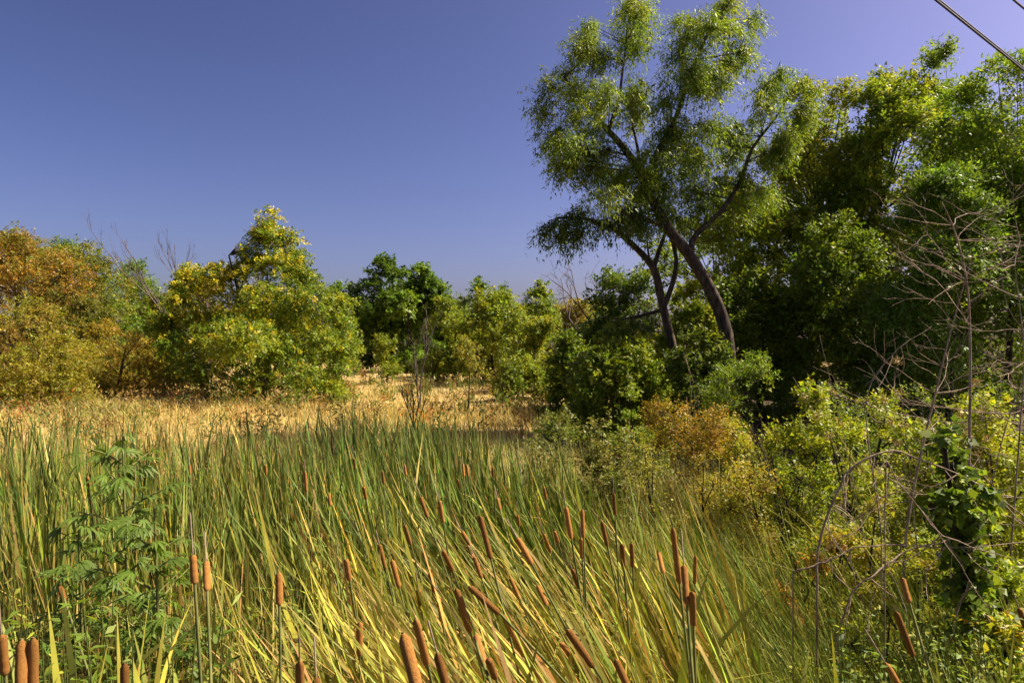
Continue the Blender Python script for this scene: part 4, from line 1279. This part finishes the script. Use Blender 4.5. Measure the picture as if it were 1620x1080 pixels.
def ragweed(px, d, ytop, label, rng, nb=15, spread=.42):
    from mathutils import Quaternion
    base = gpos(px, d)
    top = P(px + 4, ytop, d)
    root = thing('ragweed_plant', label, 'weed', base)
    st = spline([base - [0, 0, .05], base * .5 + top * .5 + [.03, 0, 0], top], 14)
    b = Bag()
    b.add(*tubes(st[None], np.linspace(.012, .004, 14)[None], 7))
    b.obj('stem', STALK, root, base, True)
    H = top[2] - base[2]

    def leaf(p, dirv, s, par=None):
        yaw = math.atan2(dirv[1], dirv[0])
        q = Quaternion((0, 0, 1), yaw) @ Quaternion((0, 1, 0), rng.uniform(-.25, .45)) @ Quaternion((1, 0, 0), rng.normal(0, .3))
        put_obj('leaf', rw[rng.integers(len(rw))], par or root, p, base, q, (s, s, s * rng.uniform(.6, 1.6)))

    for k in range(nb):
        t = .30 + .64 * k / (nb - 1)
        p0 = base + (top - base) * t
        a = k * 2.4 + rng.normal(0, .3)
        L = spread * (1.25 - t) * rng.uniform(.8, 1.2) * H / 2
        dv = np.array([math.cos(a), math.sin(a), .55])
        e = p0 + dv * L
        br = spline([p0, (p0 + e) / 2 + [0, 0, .06 * L], e], 6)
        b = Bag()
        b.add(*tubes(br[None], np.linspace(.006, .0025, 6)[None], 5))
        br_o = b.obj('branch', STALK, root, base, True)
        m_ = max(7, int(20 * (1.15 - t)))
        for j in range(m_):
            u = (j + 1) / m_
            p = br[min(5, int(round(u * 5)))] + rng.normal(0, .02, 3)
            s_ = (-1) ** j
            side = np.array([-dv[1], dv[0], 0]) * s_
            leaf(p, dv * .7 + side * rng.uniform(.4, 1.2) * (u < .99) + rng.normal(0, .15, 3), rng.uniform(.075, .15) * (1.15 - .35 * t), br_o)
    for k in range(7):
        leaf(top - [0, 0, .03 * k], np.array([math.cos(k * 2.4), math.sin(k * 2.4), 0]), rng.uniform(.08, .13))


rng = r_(510)
ragweed(190, 3.25, 685, 'tall leafy ragweed plant with lobed leaves standing among the cattails', rng, 26, .5)
ragweed(240, 2.9, 800, 'shorter bright ragweed plant in front of the tall one', rng, 16, .42)
ragweed(120, 3.0, 830, 'low ragweed plant beside the tall one towards the picture edge', rng, 12, .4)

# plumed grasses by the shrubs
def plume(label, px, d, ytop, rng, n=9, lean=-.3):
    base = gpos(px - 0, d)
    root = thing('plume_grass', label, 'grass', base, 'plumed grass tufts')
    H = CAMZ - (ytop - HY) / F * d - base[2]
    b = Bag()
    lv = np.stack([lean + rng.normal(0, .2, n), rng.normal(0, .15, n)], -1)
    c = pick([((.22, .24, .035), 3), ((.30, .27, .06), 2)], n, rng)
    b.add(*blades(np.repeat(base[None], n, 0), H * rng.uniform(.6, .95, n), lv, np.full(n, .012), c, c, 8, .4, .7, rng.uniform(.1, .5, n), rng))
    b.obj('blades', BLADE, root, base)
    for k in range(2):
        s = spline([base, base + [lean * .25 * H, 0, H * .6], base + [lean * (.55 + .2 * k) * H, .03 * k, H * (1 - .1 * k)]], 12)
        sb = Bag()
        sb.add(*tubes(s[None], np.linspace(.004, .0015, 12)[None], 4))
        sb.obj('stem', TWIG_DRY, root, base, True)
        m_ = 70
        t = rng.uniform(.72, 1, m_)
        p = s[(t * 11).astype(int)] + rng.normal(0, .012, (m_, 3))
        v, q, cc = leaves(p, np.array([lean, 0, .3]) + rng.normal(0, .5, (m_, 3)), rng.normal(0, 1, (m_, 3)), .035, .008, pick([((.36, .25, .10), 1)], m_, rng))
        hb = Bag()
        hb.add(v, q, cc)
        o = hb.obj('plume', BLADE, root, base)
        o['kind'] = 'stuff'


rng = r_(520)
plume('tall plumed grass tuft rising before the dark wood', 1405, 5.2, 530, rng)
plume('plumed grass tuft near the dead twiggy shrub', 1475, 4.6, 520, rng, 8, -.15)
plume('plumed grass tuft at the picture edge in the bright shrubs', 1610, 5.0, 560, rng, 9, -.2)

# ------------------------------------------------------------------ overhead cables
def wire(label, a, b_, rad, off):
    a, b_ = np.asarray(a), np.asarray(b_)
    dirv = (b_ - a)
    t = np.linspace(-6, 14, 60)[:, None]
    pts = a + dirv * t + np.array(off)
    pts[:, 2] += .0035 * ((t[:, 0] - 1) ** 2) * 1.0
    bag = Bag()
    bag.add(*tubes(pts[None], np.full((1, 60), rad), 8))
    o = bag.obj('overhead_cable', CABLE, None, pts[30], True)
    tag(o, label, 'cable', 'overhead cables')
    return o


A, Bq = P(1482, 0, 10.0), P(1622, 112, 12.6)
wire('upper strand of the thick black cable pair crossing the sky corner', A, Bq, .017, (0, 0, .020))
wire('lower strand of the thick black cable pair crossing the sky corner', A, Bq, .017, (0, 0, -.018))
wire('single thin cable clipping the very corner of the sky', P(1603, 0, 10.0), P(1623, 16, 10.4), .016, (0, 0, 0))
